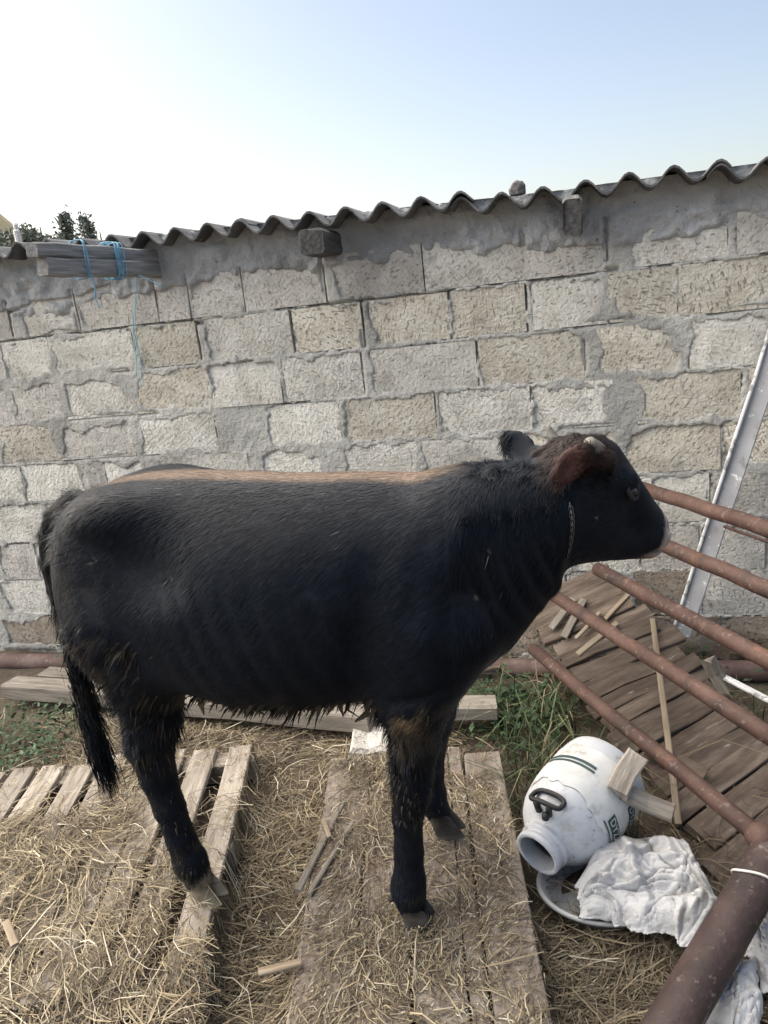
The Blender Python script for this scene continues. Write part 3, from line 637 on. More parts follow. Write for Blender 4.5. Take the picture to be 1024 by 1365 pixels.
# ------------------------------------------------------------------ white plastic can
cm = atz(716, 1139, .12); cb = atz(806, 1031, .175)
cax = unit(cb - cm); CLn = np.linalg.norm(cb - cm) + .02
can = thing('plastic_can', 'dirty white plastic can with a black handle lying on its side', 'can', cm - np.array([0, 0, .1]))
cu = unit(np.cross(cax, [0, 0, 1])); cv = np.cross(cu, cax)      # cv up
print('can length', CLn)
def lathe(prof, n=40, flat=0):
    V = []; Fc = []
    for (t, r_) in prof:
        for j in range(n):
            a = 2 * math.pi * j / n; V.append(cm + cax * t + (cu * math.cos(a) + cv * math.sin(a)) * r_)
    for i in range(len(prof) - 1):
        for j in range(n): a = i * n + j; b = i * n + (j + 1) % n; Fc.append((a, b, b + n, a + n))
    return V, Fc
L = CLn; RB = .139
prof = [(0, .056), (-.004, .061), (0, .068), (.016, .069), (.018, .064), (.030, .064), (.032, .072), (.042, .073), (.046, .069), (.056, .074), (.072, .094), (.096, .113), (.128, .128), (.17, .136), (.22, RB), (L - .05, RB), (L - .02, .133), (L - .004, .115), (L, .09), (L, .001)]
inner = [(0, .056), (.05, .056), (.07, .08), (.12, .115), (.2, .126), (L - .03, .127), (L - .012, .11), (L - .012, .001)]
V, Fc = join([lathe(prof), (lambda q: (q[0], [tuple(reversed(f)) for f in q[1]]))(lathe(inner))])
put('body', V, [tuple(reversed(f)) for f in Fc], PLAST, can, smooth=True)
def on_can(t, ang, dr=.0, r_=None): # ang measured from up towards viewer
    rr = (np.interp(t, [p[0] for p in prof[9:16]], [p[1] for p in prof[9:16]]) if r_ is None else r_) + dr
    vw = -cu if (-cu) @ (CAM - cm) > 0 else cu
    return cm + cax * t + (cv * math.cos(ang) + vw * math.sin(ang)) * rr
# seam line
# handle: rounded rectangular loop on two studs near the shoulder
hc = (.108, .30)
def hand(u, v, h): return on_can(.080 + u, -.06 + v / .10, h, .101) 
loop = []
for a in np.linspace(0, 2 * math.pi, 33)[:-1]:
    x = .021 * np.sign(math.cos(a)) * abs(math.cos(a)) ** .55; y = .040 * np.sign(math.sin(a)) * abs(math.sin(a)) ** .55
    loop.append(hand(x + .012, y, .026))
loop.append(loop[0]); loop.append(loop[1])
V1 = tube(loop, .0074, 8, False)
st = [tube([hand(-.014, y, -.006), hand(-.014, y, .026)], [.010, .009], 8) for y in (-.016, .018)]
st.append(tube([hand(-.031, .018, -.004), hand(-.031, .018, .012)], [.011, .010], 10))
V, Fc = join([V1] + st); put('handle', V, Fc, BLACKP, can, smooth=True)
def band(t0, t1, a0, a1, dr, m, name, nt_=5, na=24, par=None, wav=0):
    V = []
    for i in range(nt_):
        for j in range(na):
            a = a0 + (a1 - a0) * j / (na - 1); t = t0 + (t1 - t0) * i / (nt_ - 1)
            if wav: t += wav * (noise(a * 4, i * .8, 0, 5) + .4 * noise(a * 13, i, 0, 6)) * (1 if i in (0,) else .3)
            V.append(on_can(t, a, dr))
    return put(name, np.array(V).reshape(-1, 3), grid_faces(nt_, na), m, par or can, smooth=True)
lab = band(.150, .315, -.9, 2.6, .0025, LABELM, 'label', 6, 40, wav=.018)
pn1 = band(.166, .200, 1.22, 1.90, .0042, GREENP, 'print_panel', 3, 12, lab)
pn2 = band(.255, .288, 1.40, 2.05, .0042, GREENP, 'print_panel', 3, 12, lab)
band(.235, .243, -.8, .42, .0042, GREENP, 'stripe', 2, 14, lab); band(.249, .259, -.8, .40, .0042, GREENP, 'stripe', 2, 14, lab)
band(.154, .159, 1.15, 2.1, .0042, GREENP, 'stripe', 2, 14, lab)
def wrap_text(txt, t_base, size, a0, a1):
    cu_ = bpy.data.curves.new('t', 'FONT'); cu_.body = txt; cu_.size = 1; cu_.resolution_u = 3
    ob = bpy.data.objects.new('t', cu_); COL.objects.link(ob); bpy.context.view_layer.update()
    me = bpy.data.meshes.new_from_object(ob.evaluated_get(bpy.context.evaluated_depsgraph_get()))
    co = np.array([v.co[:] for v in me.vertices]); fs = [tuple(p.vertices) for p in me.polygons]
    bpy.data.objects.remove(ob); bpy.data.curves.remove(cu_); bpy.data.meshes.remove(me)
    x = (co[:, 0] - co[:, 0].min()) / (co[:, 0].max() - co[:, 0].min()); y = co[:, 1]
    V = [on_can(t_base + yy * size, a0 + (a1 - a0) * xx, .0055) for xx, yy in zip(x, y)]
    return put('lettering', V, fs, LABELM, lab)
wrap_text('DYZA', .171, .034, 1.27, 1.85)
wrap_text('DYZA', .2605, .031, 1.45, 2.0)

# ------------------------------------------------------------------ grey tub under the sack
tc_ = atz(812, 1188, .0); V = []; Fc = []; n = 48
prof2 = [(.0, -.03), (.13, -.035), (.165, -.02), (.185, .012), (.196, .016), (.2, .010), (.196, .002), (.186, .0), (.165, -.034), (.0, -.045)]
for (r_, z_) in prof2:
    for j in range(n): a = 2 * math.pi * j / n; V.append(tc_ + np.array([r_ * math.cos(a), r_ * .82 * math.sin(a), z_ + .02 + .010 * math.cos(a + 1.9)]))
for i in range(len(prof2) - 1):
    for j in range(n): a = i * n + j; b = i * n + (j + 1) % n; Fc.append((a, b, b + n, a + n))
tag(put('tub_lid', V, Fc, METALG, smooth=True), 'round grey plastic lid with a raised rim under the white sack', 'lid')

# ------------------------------------------------------------------ crumpled white sack
def sack(name, label, corners, n, amp, seed, cat='sack'):
    """corners: grid rows of world points, interpolated smoothly, then creased"""
    G = np.array(corners, float); nu0, nv0 = G.shape[:2]
    uu = np.linspace(0, nu0 - 1, n); vv = np.linspace(0, nv0 - 1, n)
    def interp(A, t, ax_):
        i = np.clip(np.floor(t).astype(int), 0, A.shape[ax_] - 2); f = t - i; f = f * f * (3 - 2 * f) * .5 + f * .5
        A0 = np.take(A, i, ax_); A1 = np.take(A, i + 1, ax_); sh = [1, 1, 1]; sh[ax_] = -1; f = f.reshape(sh); return A0 * (1 - f) + A1 * f
    Pm = interp(interp(G, uu, 0), vv, 1)
    U, Vv = np.meshgrid(np.linspace(0, 1, n), np.linspace(0, 1, n), indexing='ij')
    r_ = np.random.default_rng(seed); wx = U + .10 * fbm(U * 3, Vv * 3, 0, seed); wy = Vv + .10 * fbm(U * 3, Vv * 3, 4, seed + 1); hh = 0 * U
    for k_ in range(30):
        a_ = r_.uniform(0, math.pi); c_ = r_.uniform(.1, .9, 2); q1 = (wx - c_[0]) * math.cos(a_) + (wy - c_[1]) * math.sin(a_); q2 = -(wx - c_[0]) * math.sin(a_) + (wy - c_[1]) * math.cos(a_)
        w_ = r_.uniform(.016, .06); l_ = r_.uniform(.12, .45); hh = hh + amp * r_.choice([1, 1, -.8]) * r_.uniform(.5, 1.3) * np.maximum(0, 1 - np.abs(q1) / w_) ** 1.2 * np.exp(-(q2 / l_) ** 2)
    hh = hh + amp * .14 * (1 - np.abs(fbm(wx * 8, wy * 8, 0, seed + 3, 2)) * 3) + amp * .12 * fbm(wx * 30, wy * 30, 0, seed + 4, 2)
    ed = np.minimum(np.minimum(U, 1 - U), np.minimum(Vv, 1 - Vv)); fall = sstep(0, .16, ed + .03 * fbm(U * 9, Vv * 9, 3, seed + 5))
    base_ = Pm[..., 2]; lowz = np.minimum(base_, base_.min() * .6 + .01); Pm[..., 2] = lowz + (base_ - lowz) * (.35 + .65 * fall)
    Pm = Pm + np.array([-.25, -.35, 1])[None, None] * (hh * (.35 + .65 * fall))[..., None]
    edge = .03 * fbm(U * 6, Vv * 6, 8, seed + 7) * (1 - fall); Pm[..., 0] += edge; Pm[..., 1] += edge * .7
    o = put(name, Pm.reshape(-1, 3), grid_faces(n, n), SACKM, smooth=True); md = o.modifiers.new('s', 'SOLIDIFY'); md.thickness = .004; md.offset = -1
    return tag(o, label, cat)
a = atz
sack('white_sack', 'crumpled white plastic sack lying between the can and the post',
     [[atz(790, 1118, .13), atz(772, 1160, .11), atz(770, 1185, .10), atz(776, 1208, .085)],
      [atz(818, 1108, .11), atz(818, 1140, .12), atz(815, 1182, .11), atz(822, 1216, .10)],
      [atz(862, 1104, .10), atz(866, 1142, .12), atz(868, 1190, .11), atz(866, 1224, .11)],
      [atz(908, 1106, .10), atz(916, 1145, .12), atz(922, 1192, .12), atz(902, 1240, .09)],
      [atz(914, 1118, .12), atz(940, 1158, .14), atz(962, 1188, .12), atz(926, 1262, .05)]], 210, .021, 100)
sack('plastic_sheet', 'white plastic sheet crumpled on the ground behind the thick post',
     [[atz(935, 1300, .06), atz(940, 1340, .05), atz(950, 1400, .04)], [atz(975, 1275, .09), atz(985, 1320, .10), atz(985, 1400, .06)], [atz(1002, 1268, .08), atz(1018, 1330, .08), atz(1010, 1400, .04)]], 50, .012, 130, 'plastic sheet')
sack('plastic_sheet', 'greyish torn plastic sheet at the right edge below the post', 
     [[atz(985, 1235, .06), atz(1000, 1265, .05), atz(1020, 1320, .04)], [atz(1010, 1220, .09), atz(1030, 1260, .10), atz(1050, 1310, .06)], [atz(1040, 1210, .08), atz(1060, 1260, .08), atz(1080, 1320, .04)]], 40, .012, 150, 'plastic sheet')

# ------------------------------------------------------------------ the cow: one implicit body, meshed by surface nets
CPHI = math.radians(15); CX = np.array([math.cos(CPHI), -math.sin(CPHI), 0]); CY = np.array([math.sin(CPHI), math.cos(CPHI), 0]); CO_ = np.array([-.304, 1.849, 0])
def c2w(P): P = np.asarray(P, float); return CO_ + P[..., 0:1] * CX + P[..., 1:2] * CY + P[..., 2:3] * np.array([0, 0, 1.])
def smin(a, b, k): h = np.clip(.5 + .5 * (b - a) / k, 0, 1); return b * (1 - h) + a * h - k * h * (1 - h)
def rcone(P, a, b, ra, rb):
    a = np.array(a); b = np.array(b); ba = b - a; t = np.clip(((P - a) @ ba) / (ba @ ba), 0, 1)
    return np.linalg.norm(P - a - t[..., None] * ba, axis=-1) - (ra + (rb - ra) * t)
def ell(P, c, r, yaw=0, pit=0):
    q = P - np.array(c)
    if yaw: cs, sn = math.cos(yaw), math.sin(yaw); q = np.stack([q[..., 0] * cs + q[..., 1] * sn, -q[..., 0] * sn + q[..., 1] * cs, q[..., 2]], -1)
    if pit: cs, sn = math.cos(pit), math.sin(pit); q = np.stack([q[..., 0] * cs + q[..., 2] * sn, q[..., 1], -q[..., 0] * sn + q[..., 2] * cs], -1)
    q = q / np.array(r); l = np.linalg.norm(q, axis=-1); return (l - 1) * min(r) * .5 + (l - 1) * .5 * min(r)
TX = np.array([-.61, -.58, -.54, -.475, -.40, -.30, -.18, -.02, .14, .30, .42, .52, .60, .68, .74, .80])
TT = np.array([1.12, 1.165, 1.215, 1.25, 1.272, 1.282, 1.284, 1.274, 1.262, 1.254, 1.250, 1.252, 1.248, 1.236, 1.23, 1.22])
TB = np.array([1.04, 1.0, .92, .86, .81, .775, .735, .705, .705, .718, .735, .765, .825, .92, .99, 1.04])
TW = np.array([.02, .055, .10, .148, .185, .212, .238, .258, .262, .245, .215, .180, .145, .115, .10, .09])
TYC = np.array([0, 0, 0, 0, 0, 0, 0, 0, 0, 0, 0, 0, .004, .018, .035, .05])
HP = np.array([.776, .05, 1.205]); HY_ = math.radians(33)
def hd(f, l, u):  # head frame: forward along the face heading (horizontal), left, up from poll centre
    return HP + np.array([math.cos(HY_) * f - math.sin(HY_) * l, math.sin(HY_) * f + math.cos(HY_) * l, u])
def cow_sdf(P):
    x, y, z = P[..., 0], P[..., 1], P[..., 2]
    top = np.interp(x, TX, TT); bot = np.interp(x, TX, TB); wd = np.interp(x, TX, TW); yc = np.interp(x, TX, TYC)
    zc = (top + bot) / 2; hz = (top - bot) / 2; u = (z - zc) / hz
    wz = wd * (1 - .10 * np.clip(u, 0, 1) ** 2 - .05 * np.clip(-u, 0, 1))
    rr = (np.abs((y - yc) / wz) ** 2.25 + np.abs(u) ** 2.25 + 1e-9) ** (1 / 2.25)
    d = (rr - 1) * np.minimum(wz, hz)
    d = np.maximum(d, -(x + .59)); d = np.maximum(d, x - .72)
    A = lambda e, k=.03: smin(d, e, k)
    for sgn in (-1, 1):
        d = smin(d, ell(P, (-.315, sgn * .165, 1.232), (.06, .04, .03)), .12)                # hook bones
        d = smin(d, ell(P, (-.40, sgn * .115, .98), (.13, .095, .19)), .08)                   # thigh muscle
        d = smin(d, ell(P, (.43, sgn * .140, .96), (.10, .070, .19), 0, -.25), .07)           # shoulder
        d = smin(d, ell(P, (.02, sgn * .185, .94), (.30, .085, .18)), .08)                     # barrel
    # flank hollow
    for sgn in (-1, 1):
        c = ell(P, (-.205, sgn * .305, 1.12), (.10, .072, .075)); d = -smin(-d, c, .06)
        c = ell(P, (.31, sgn * .31, .95), (.03, .060, .16), 0, -.2); d = -smin(-d, c, .06)
        c = ell(P, (.565, sgn * .225, 1.06), (.04, .06, .18), 0, -.3); d = -smin(-d, c, .06)
    # neck, dewlap
    d = smin(d, rcone(P, (.53, 0, 1.10), (.70, .03, 1.14), .150, .106), .06)
    d = smin(d, rcone(P, (.49, 0, .84), (.625, .01, 1.00), .055, .048), .06)
    # near hind
    def leg(pts, rad, k=.025):
        nonlocal d
        e = None
        for i in range(len(pts) - 1):
            q = rcone(P, pts[i], pts[i + 1], rad[i], rad[i + 1]); e = q if e is None else smin(e, q, .012)
        d = smin(d, e, k)
    leg([(-.35, -.125, .94), (-.31, -.135, .82), (-.322, -.14, .70), (-.352, -.135, .595), (-.352, -.133, .50), (-.341, -.131, .40), (-.326, -.13, .30), (-.312, -.13, .225), (-.300, -.13, .175)],
        [.12, .100, .072, .060, .048, .041, .039, .046, .041], .05)
    d = smin(d, rcone(P, (-.40, -.11, .84), (-.396, -.132, .585), .04, .022), .04)
    leg([(-.45, .11, .94), (-.44, .12, .82), (-.49, .12, .70), (-.545, .12, .60), (-.545, .12, .49), (-.54, .12, .39), (-.533, .12, .29), (-.527, .12, .21), (-.515, .12, .16)],
        [.12, .09, .065, .052, .042, .036, .035, .042, .038], .05)
    # near fore
    leg([(.45, -.13, .92), (.385, -.145, .76), (.366, -.142, .64), (.348, -.14, .535), (.342, -.14, .495), (.324, -.14, .42), (.317, -.14, .32), (.309, -.14, .235), (.304, -.14, .205), (.306, -.14, .165)],
        [.11, .085, .060, .050, .047, .037, .036, .040, .044, .040], .05)
    leg([(.45, .13, .92), (.40, .15, .76), (.385, .155, .64), (.362, .16, .54), (.352, .16, .50), (.335, .165, .42), (.322, .17, .33), (.316, .175, .265), (.312, .175, .24), (.325, .178, .20)],
        [.10, .08, .056, .048, .046, .037, .035, .040, .042, .038], .05)
    # head
    dh = ell(P, hd(.0, 0, -.015), (.085, .082, .10), HY_)
    dh = smin(dh, rcone(P, hd(.035, 0, .025), hd(.172, 0, -.140), .068, .046), .035)
    dh = smin(dh, rcone(P, hd(-.02, 0, -.130), hd(.170, 0, -.192), .064, .034), .04)
    dh = smin(dh, ell(P, hd(.0, .0, -.09), (.085, .078, .085), HY_), .03)
    dh = smin(dh, ell(P, hd(.186, 0, -.165), (.036, .048, .048), HY_), .025)
    dh = smin(dh, rcone(P, hd(-.02, -.03, .055), hd(-.02, .03, .055), .045, .045), .03)          # poll
    for sgn in (-1, 1):
        dh = smin(dh, ell(P, hd(.070, sgn * .068, -.005), (.03, .018, .022), HY_), .02)          # brow
        dh = -smin(-dh, ell(P, hd(.206, sgn * .036, -.148), (.015, .014, .011), HY_), .008)      # nostril
        dh = smin(dh, rcone(P, hd(-.005, sgn * .058, .045), hd(-.005, sgn * .088, .062), .034, .030), .02)   # horn base
    c = ell(P, hd(.205, 0, -.200), (.055, .07, .006), HY_); dh = -smin(-dh, c, .008)              # mouth line
    d = smin(d, dh, .04)
    # ears
    ea = ell2(P, (.752, -.085, 1.272), (-.62, -.45, -.62), (.35, -.90, .30), (.052, .033, .013))
    ea = -smin(-ea, ell2(P, (.757, -.100, 1.275), (-.62, -.45, -.62), (.35, -.90, .30), (.042, .026, .012)), .005)
    d = smin(d, ea, .008); d = smin(d, rcone(P, hd(-.03, -.05, .04), (.782, -.066, 1.295), .028, .020), .012)
    ef = rcone(P, hd(-.03, .05, .03), hd(-.05, .085, .05), .024, .020); d = smin(d, ef, .02)
    efl = ell2(P, hd(-.086, .125, .072), (-.62, .52, .55), (.1, -.9, .3), (.066, .036, .015))
    efl = -smin(-efl, ell2(P, hd(-.086, .112, .074), (-.62, .52, .55), (.1, -.9, .3), (.048, .024, .010)), .006)
    d = smin(d, efl, .014)
    # tail
    tp = [(-.52, 0, 1.225), (-.58, -.005, 1.19), (-.612, -.01, 1.14), (-.628, -.012, 1.07), (-.628, -.015, .99), (-.618, -.02, .90), (-.610, -.025, .80), (-.606, -.03, .70), (-.604, -.035, .60), (-.596, -.04, .50), (-.582, -.04, .44)]
    tr = [.035, .032, .028, .026, .024, .022, .021, .022, .024, .022, .010]
    e = None
    for i in range(len(tp) - 1):
        q = rcone(P, tp[i], tp[i + 1], tr[i], tr[i + 1]); e = q if e is None else smin(e, q, .01)
    d = smin(d, e, .02)
    return d
def ell2(P, c, a, n, rad):
    a = np.array(a, float); a /= np.linalg.norm(a); n = np.array(n, float); n -= a * (n @ a); n /= np.linalg.norm(n); b = np.cross(a, n)
    q = P - np.array(c); q = np.stack([q @ a / rad[0], q @ b / rad[1], q @ n / rad[2]], -1); return (np.linalg.norm(q, axis=-1) - 1) * min(rad)
def surface_nets(f, lo, hi, h):
    ns = [int(math.ceil((hi[i] - lo[i]) / h)) + 1 for i in range(3)]
    ax_ = [lo[i] + h * np.arange(ns[i]) for i in range(3)]
    vol = np.empty(ns, np.float32)
    for i in range(0, ns[0], 24):
        g = np.stack(np.meshgrid(ax_[0][i:i + 24], ax_[1], ax_[2], indexing='ij'), -1); vol[i:i + 24] = f(g)
    ins = vol < 0
    corners = [(a, b, c) for a in (0, 1) for b in (0, 1) for c in (0, 1)]
    sl_ = lambda A, o: A[o[0]:ns[0] - 1 + o[0], o[1]:ns[1] - 1 + o[1], o[2]:ns[2] - 1 + o[2]]
    cnt = sum(sl_(ins, o).astype(np.int8) for o in corners); act = (cnt > 0) & (cnt < 8)
    idx = np.full(act.shape, -1, np.int64); ii = np.argwhere(act); idx[act] = np.arange(len(ii))
    acc = np.zeros((len(ii), 3)); num = np.zeros(len(ii))
    for a in corners:
        for ax in range(3):
            if a[ax]: continue
            b = list(a); b[ax] = 1
            va = vol[ii[:, 0] + a[0], ii[:, 1] + a[1], ii[:, 2] + a[2]]; vb = vol[ii[:, 0] + b[0], ii[:, 1] + b[1], ii[:, 2] + b[2]]
            m_ = (va < 0) != (vb < 0); t = np.where(m_, va / np.where(m_, va - vb, 1), 0)
            p = np.tile(np.array(a, float), (len(ii), 1)); p[:, ax] += t; acc[m_] += p[m_]; num[m_] += 1
    V = (ii + acc / num[:, None]) * h + np.array(lo)
    Fq = []
    for ax in range(3):
        o = [0, 0, 0]; o[ax] = 1
        A = ins[:ns[0] - o[0], :ns[1] - o[1], :ns[2] - o[2]]; B = ins[o[0]:, o[1]:, o[2]:]
        e = np.argwhere(A != B); b1, b2 = [(1, 2), (2, 0), (0, 1)][ax]
        ok = (e[:, b1] > 0) & (e[:, b2] > 0) & (e[:, b1] < ns[b1] - 1) & (e[:, b2] < ns[b2] - 1); e = e[ok]
        sg = A[e[:, 0], e[:, 1], e[:, 2]]
        def ci(d1, d2): q = e.copy(); q[:, b1] -= d1; q[:, b2] -= d2; return idx[q[:, 0], q[:, 1], q[:, 2]]
        q = np.stack([ci(1, 1), ci(0, 1), ci(0, 0), ci(1, 0)], 1); q[~sg] = q[~sg][:, ::-1]; Fq.append(q)
    return V, np.concatenate(Fq)
CV, CF = surface_nets(cow_sdf, (-.72, -.34, .13), (1.04, .36, 1.36), .0085)
def vnormals(V, Fq):
    n = np.cross(V[Fq[:, 2]] - V[Fq[:, 0]], V[Fq[:, 3]] - V[Fq[:, 1]]); N = np.zeros_like(V)
    for k in range(4): np.add.at(N, Fq[:, k], n)
    return N / (np.linalg.norm(N, axis=1)[:, None] + 1e-12)
def relax(V, Fq, it=2, l=.5):
    for _ in range(it):
        S = np.zeros_like(V); c = np.zeros(len(V))
        for k in range(4):
            a, b = Fq[:, k], Fq[:, (k + 1) % 4]; np.add.at(S, a, V[b]); np.add.at(S, b, V[a]); np.add.at(c, a, 1); np.add.at(c, b, 1)
        V = V + (S / c[:, None] - V) * l
    return V
CV = relax(CV, CF, 2, .5); CN = vnormals(CV, CF)
if np.einsum('ij,ij->i', CN, CV - np.array([0, 0, .95]))[np.abs(CV[:, 1]) > .2].mean() < 0: CF = CF[:, ::-1]; CN = -CN
_x, _y, _z = CV.T
_rib = sstep(-.20, -.08, _x) * sstep(.34, .22, _x) * sstep(.76, .86, _z) * sstep(1.17, 1.05, _z)
_fold = sstep(.50, .56, _x + .25 * (_z - 1.05)) * sstep(.74, .68, _x) * sstep(.90, 1.0, _z) * sstep(1.22, 1.14, _z)
_dsp = .0045 * fbm(_x * 7, _y * 7, _z * 7, 260) * (_z > .62) + (.0015 + .001 * fbm(_x * 6, _z * 6, 0, 266)) * _rib * np.sin((_x + .28 * (_z - 1) + .01 * noise(_x * 4, _z * 4, 0, 261)) * 2 * math.pi / .062)
_dsp += .0032 * _fold * np.sin((_x + .30 * (_z - 1) + .02 * noise(_x * 5, _z * 5, 0, 262)) * 2 * math.pi / .040)
_g = np.abs(_x + .355 + .22 * (_z - .95) + .02 * noise(_z * 6, 0 * _z, 0, 263)); _dsp -= .007 * sstep(.035, .0, _g) * sstep(.74, .84, _z) * sstep(1.12, 1.0, _z)      # line between thigh and flank
_g = np.abs(_x - .46 - .30 * (_z - 1.0)); _dsp += .005 * sstep(.05, .0, _g) * sstep(.90, .98, _z) * sstep(1.22, 1.14, _z)                                            # shoulder blade
_g = np.abs(_z - .80 - .25 * (_x - .40)); _dsp -= .006 * sstep(.03, .0, _g) * sstep(.30, .36, _x) * sstep(.52, .44, _x)
_leg = (_z < .60); _dsp += .0022 * fbm(_x * 22, _y * 22, _z * 14, 264) * _leg
_hd = (_x > .74) & (_z > .98); _dsp = np.where(_hd, .0012 * fbm(_x * 30, _y * 30, _z * 30, 265), _dsp)
CV = CV + CN * _dsp[:, None]; CN = vnormals(CV, CF)
if np.einsum('ij,ij->i', CN, CV - np.array([0, 0, .95]))[np.abs(CV[:, 1]) > .2].mean() < 0: CF = CF[:, ::-1]; CN = -CN
def coat(V, N):
    """coat colour per point: black, brown dorsal stripe and poll, dung on the hindquarters and belly, pale muzzle ring"""
    x, y, z = V[:, 0], V[:, 1], V[:, 2]
    c = np.tile(np.array([.0050, .0078, .0140]), (len(V), 1)) * (1 + .25 * fbm(x * 6, y * 6, z * 6, 200))[:, None]
    def mixc(w_, col): nonlocal c; c = c * (1 - w_[:, None]) + np.array(col) * w_[:, None]
    top = np.interp(x, TX, TT)
    dors = sstep(-.020, -.004, z - top + .006 * fbm(x * 9, y * 9, 0, 201)) * sstep(-.50, -.30, x) * sstep(.56, .42, x) * sstep(.55, .85, N[:, 2]) * sstep(.07, .025, np.abs(y - .015 + .02 * fbm(x * 5, 0 * x, 0, 202)))
    mixc(.85 * dors, (.22, .155, .11))
    rump = sstep(-.30, -.56, x) * sstep(.85, 1.05, z) * (.5 + .5 * fbm(x * 8, y * 8, z * 8, 203)); mixc(np.clip(.4 * rump, 0, 1), (.030, .025, .021))
    q = V - HP; f = q[:, 0] * math.cos(HY_) + q[:, 1] * math.sin(HY_); l = -q[:, 0] * math.sin(HY_) + q[:, 1] * math.cos(HY_); u = q[:, 2]
    head = (x > .68) & (z > .98)
    poll = head * sstep(.015, .06, u + .02 * fbm(x * 20, y * 20, z * 20, 204)) * sstep(.10, -.0, f); mixc(.75 * poll, (.034, .0185, .0135))
    ear = head * sstep(-.055, -.072, y) * sstep(.82, .80, x) * sstep(1.20, 1.22, z); mixc(.85 * ear * (.6 + .4 * fbm(x * 40, y * 40, z * 40, 205)), (.022, .0145, .0125))
    fear = head * sstep(.10, .14, l); mixc(.8 * fear, (.016, .018, .022))
    fr = sstep(.174, .186, f - .3 * (u + .165)) * head * sstep(-.09, -.115, u) * sstep(-.225, -.21, u); mixc(.9 * fr, (.40, .34, .31)); mixc(.95 * sstep(.208, .214, f - .1 * (u + .165) - .006) * head, (.03, .026, .026))
    lip = head * sstep(.13, .155, f) * sstep(-.198, -.208, u); mixc(.75 * lip, (.34, .25, .22))
    inner = ear * sstep(.05, .02, np.hypot((x - .757) / 1.0, (z - 1.270) / 1.4)); mixc(.55 * inner, (.060, .024, .019))
    mud = fbm(x * 14, y * 14, z * 14, 210) + .6 * fbm(x * 40, y * 40, z * 40, 211)
    reg = np.maximum.reduce([1.1 * sstep(-.26, -.45, x) * sstep(1.12, .92, z) * sstep(.50, .70, z), .9 * sstep(.84, .76, z) * sstep(-.45, -.2, x) * sstep(.35, .15, x), .8 * sstep(.80, .74, z) * sstep(.60, .68, z) * (x > .28), .55 * sstep(.70, .2, z)])
    mixc(np.clip(sstep(.0, .45, mud) * reg, 0, 1) * .8, (.062, .050, .036))
    spot = np.exp(-((x - .395) / .035) ** 2 - ((z - .745) / .03) ** 2) * (y < 0) * sstep(-.1, .25, mud); mixc(np.clip(1.2 * spot, 0, 1), (.20, .15, .09))
    spot = np.exp(-((x + .52) / .035) ** 2 - ((z - .87) / .03) ** 2) * (y < 0) * sstep(-.1, .25, mud); mixc(np.clip(spot, 0, 1), (.30, .23, .13))
    hoofw = sstep(.235, .19, z) * (x < -.2) * (x > -.40) * (y < 0); mixc(.85 * hoofw * sstep(-.35, .1, mud), (.30, .25, .17))
    speck = (noise(x * 95, y * 95, z * 95, 220) > .86) & (noise(x * 9, y * 9, z * 9, 221) > .1); mixc(.5 * speck, (.2, .19, .17))
    return c
def coat_mat(name, rough, spec):
    m = mat(name, [(.82, .82, .82), (1, 1, 1)], rough, 60, 5, bump=.12, bscale=90, dist=.003, attr='tint', spec=spec, stretch=(1, 1, .25)); m.node_tree.nodes['Bump'].inputs['Strength'].default_value = .04; b = m.node_tree.nodes['Principled BSDF']
    b.inputs['Sheen Weight'].default_value = .02; b.inputs['Sheen Roughness'].default_value = .4; b.inputs['Sheen Tint'].default_value = (.6, .75, 1, 1)
    return m
SKIN = coat_mat('black_coat', .6, .15); FUR = coat_mat('black_hair', .5, .12)
cow = thing('cow', 'black young bull with short horns standing side on with its head over the rails', 'cow', c2w(np.array([0., 0, .09])))
body = put('body', c2w(CV), CF, SKIN, cow, smooth=True); colour(body, coat(CV, CN))
# horns
HORN = mat('horn', [(.06, .052, .045), (.12, .108, .092), (.18, .165, .14)], .6, 18, 5, bump=.3, bscale=60, dist=.003, stains=[((.10, .085, .075), 14, .52, .66)])
for sgn in (-1, 1):
    pts = smooth_pts([hd(-.005, sgn * .06, .050), hd(-.012, sgn * .092, .080), hd(-.018, sgn * .108, .115)] if sgn > 0 else [hd(-.002, -.055, .044), hd(-.016, -.082, .078), hd(-.042, -.092, .108)], 5)
    pts = np.array([c2w(p) for p in pts]); V, Fc = tube(pts, np.linspace(.026, .005, len(pts)) if sgn > 0 else np.linspace(.034, .013, len(pts)), 14); put('horn', V, Fc, HORN, cow, smooth=True)
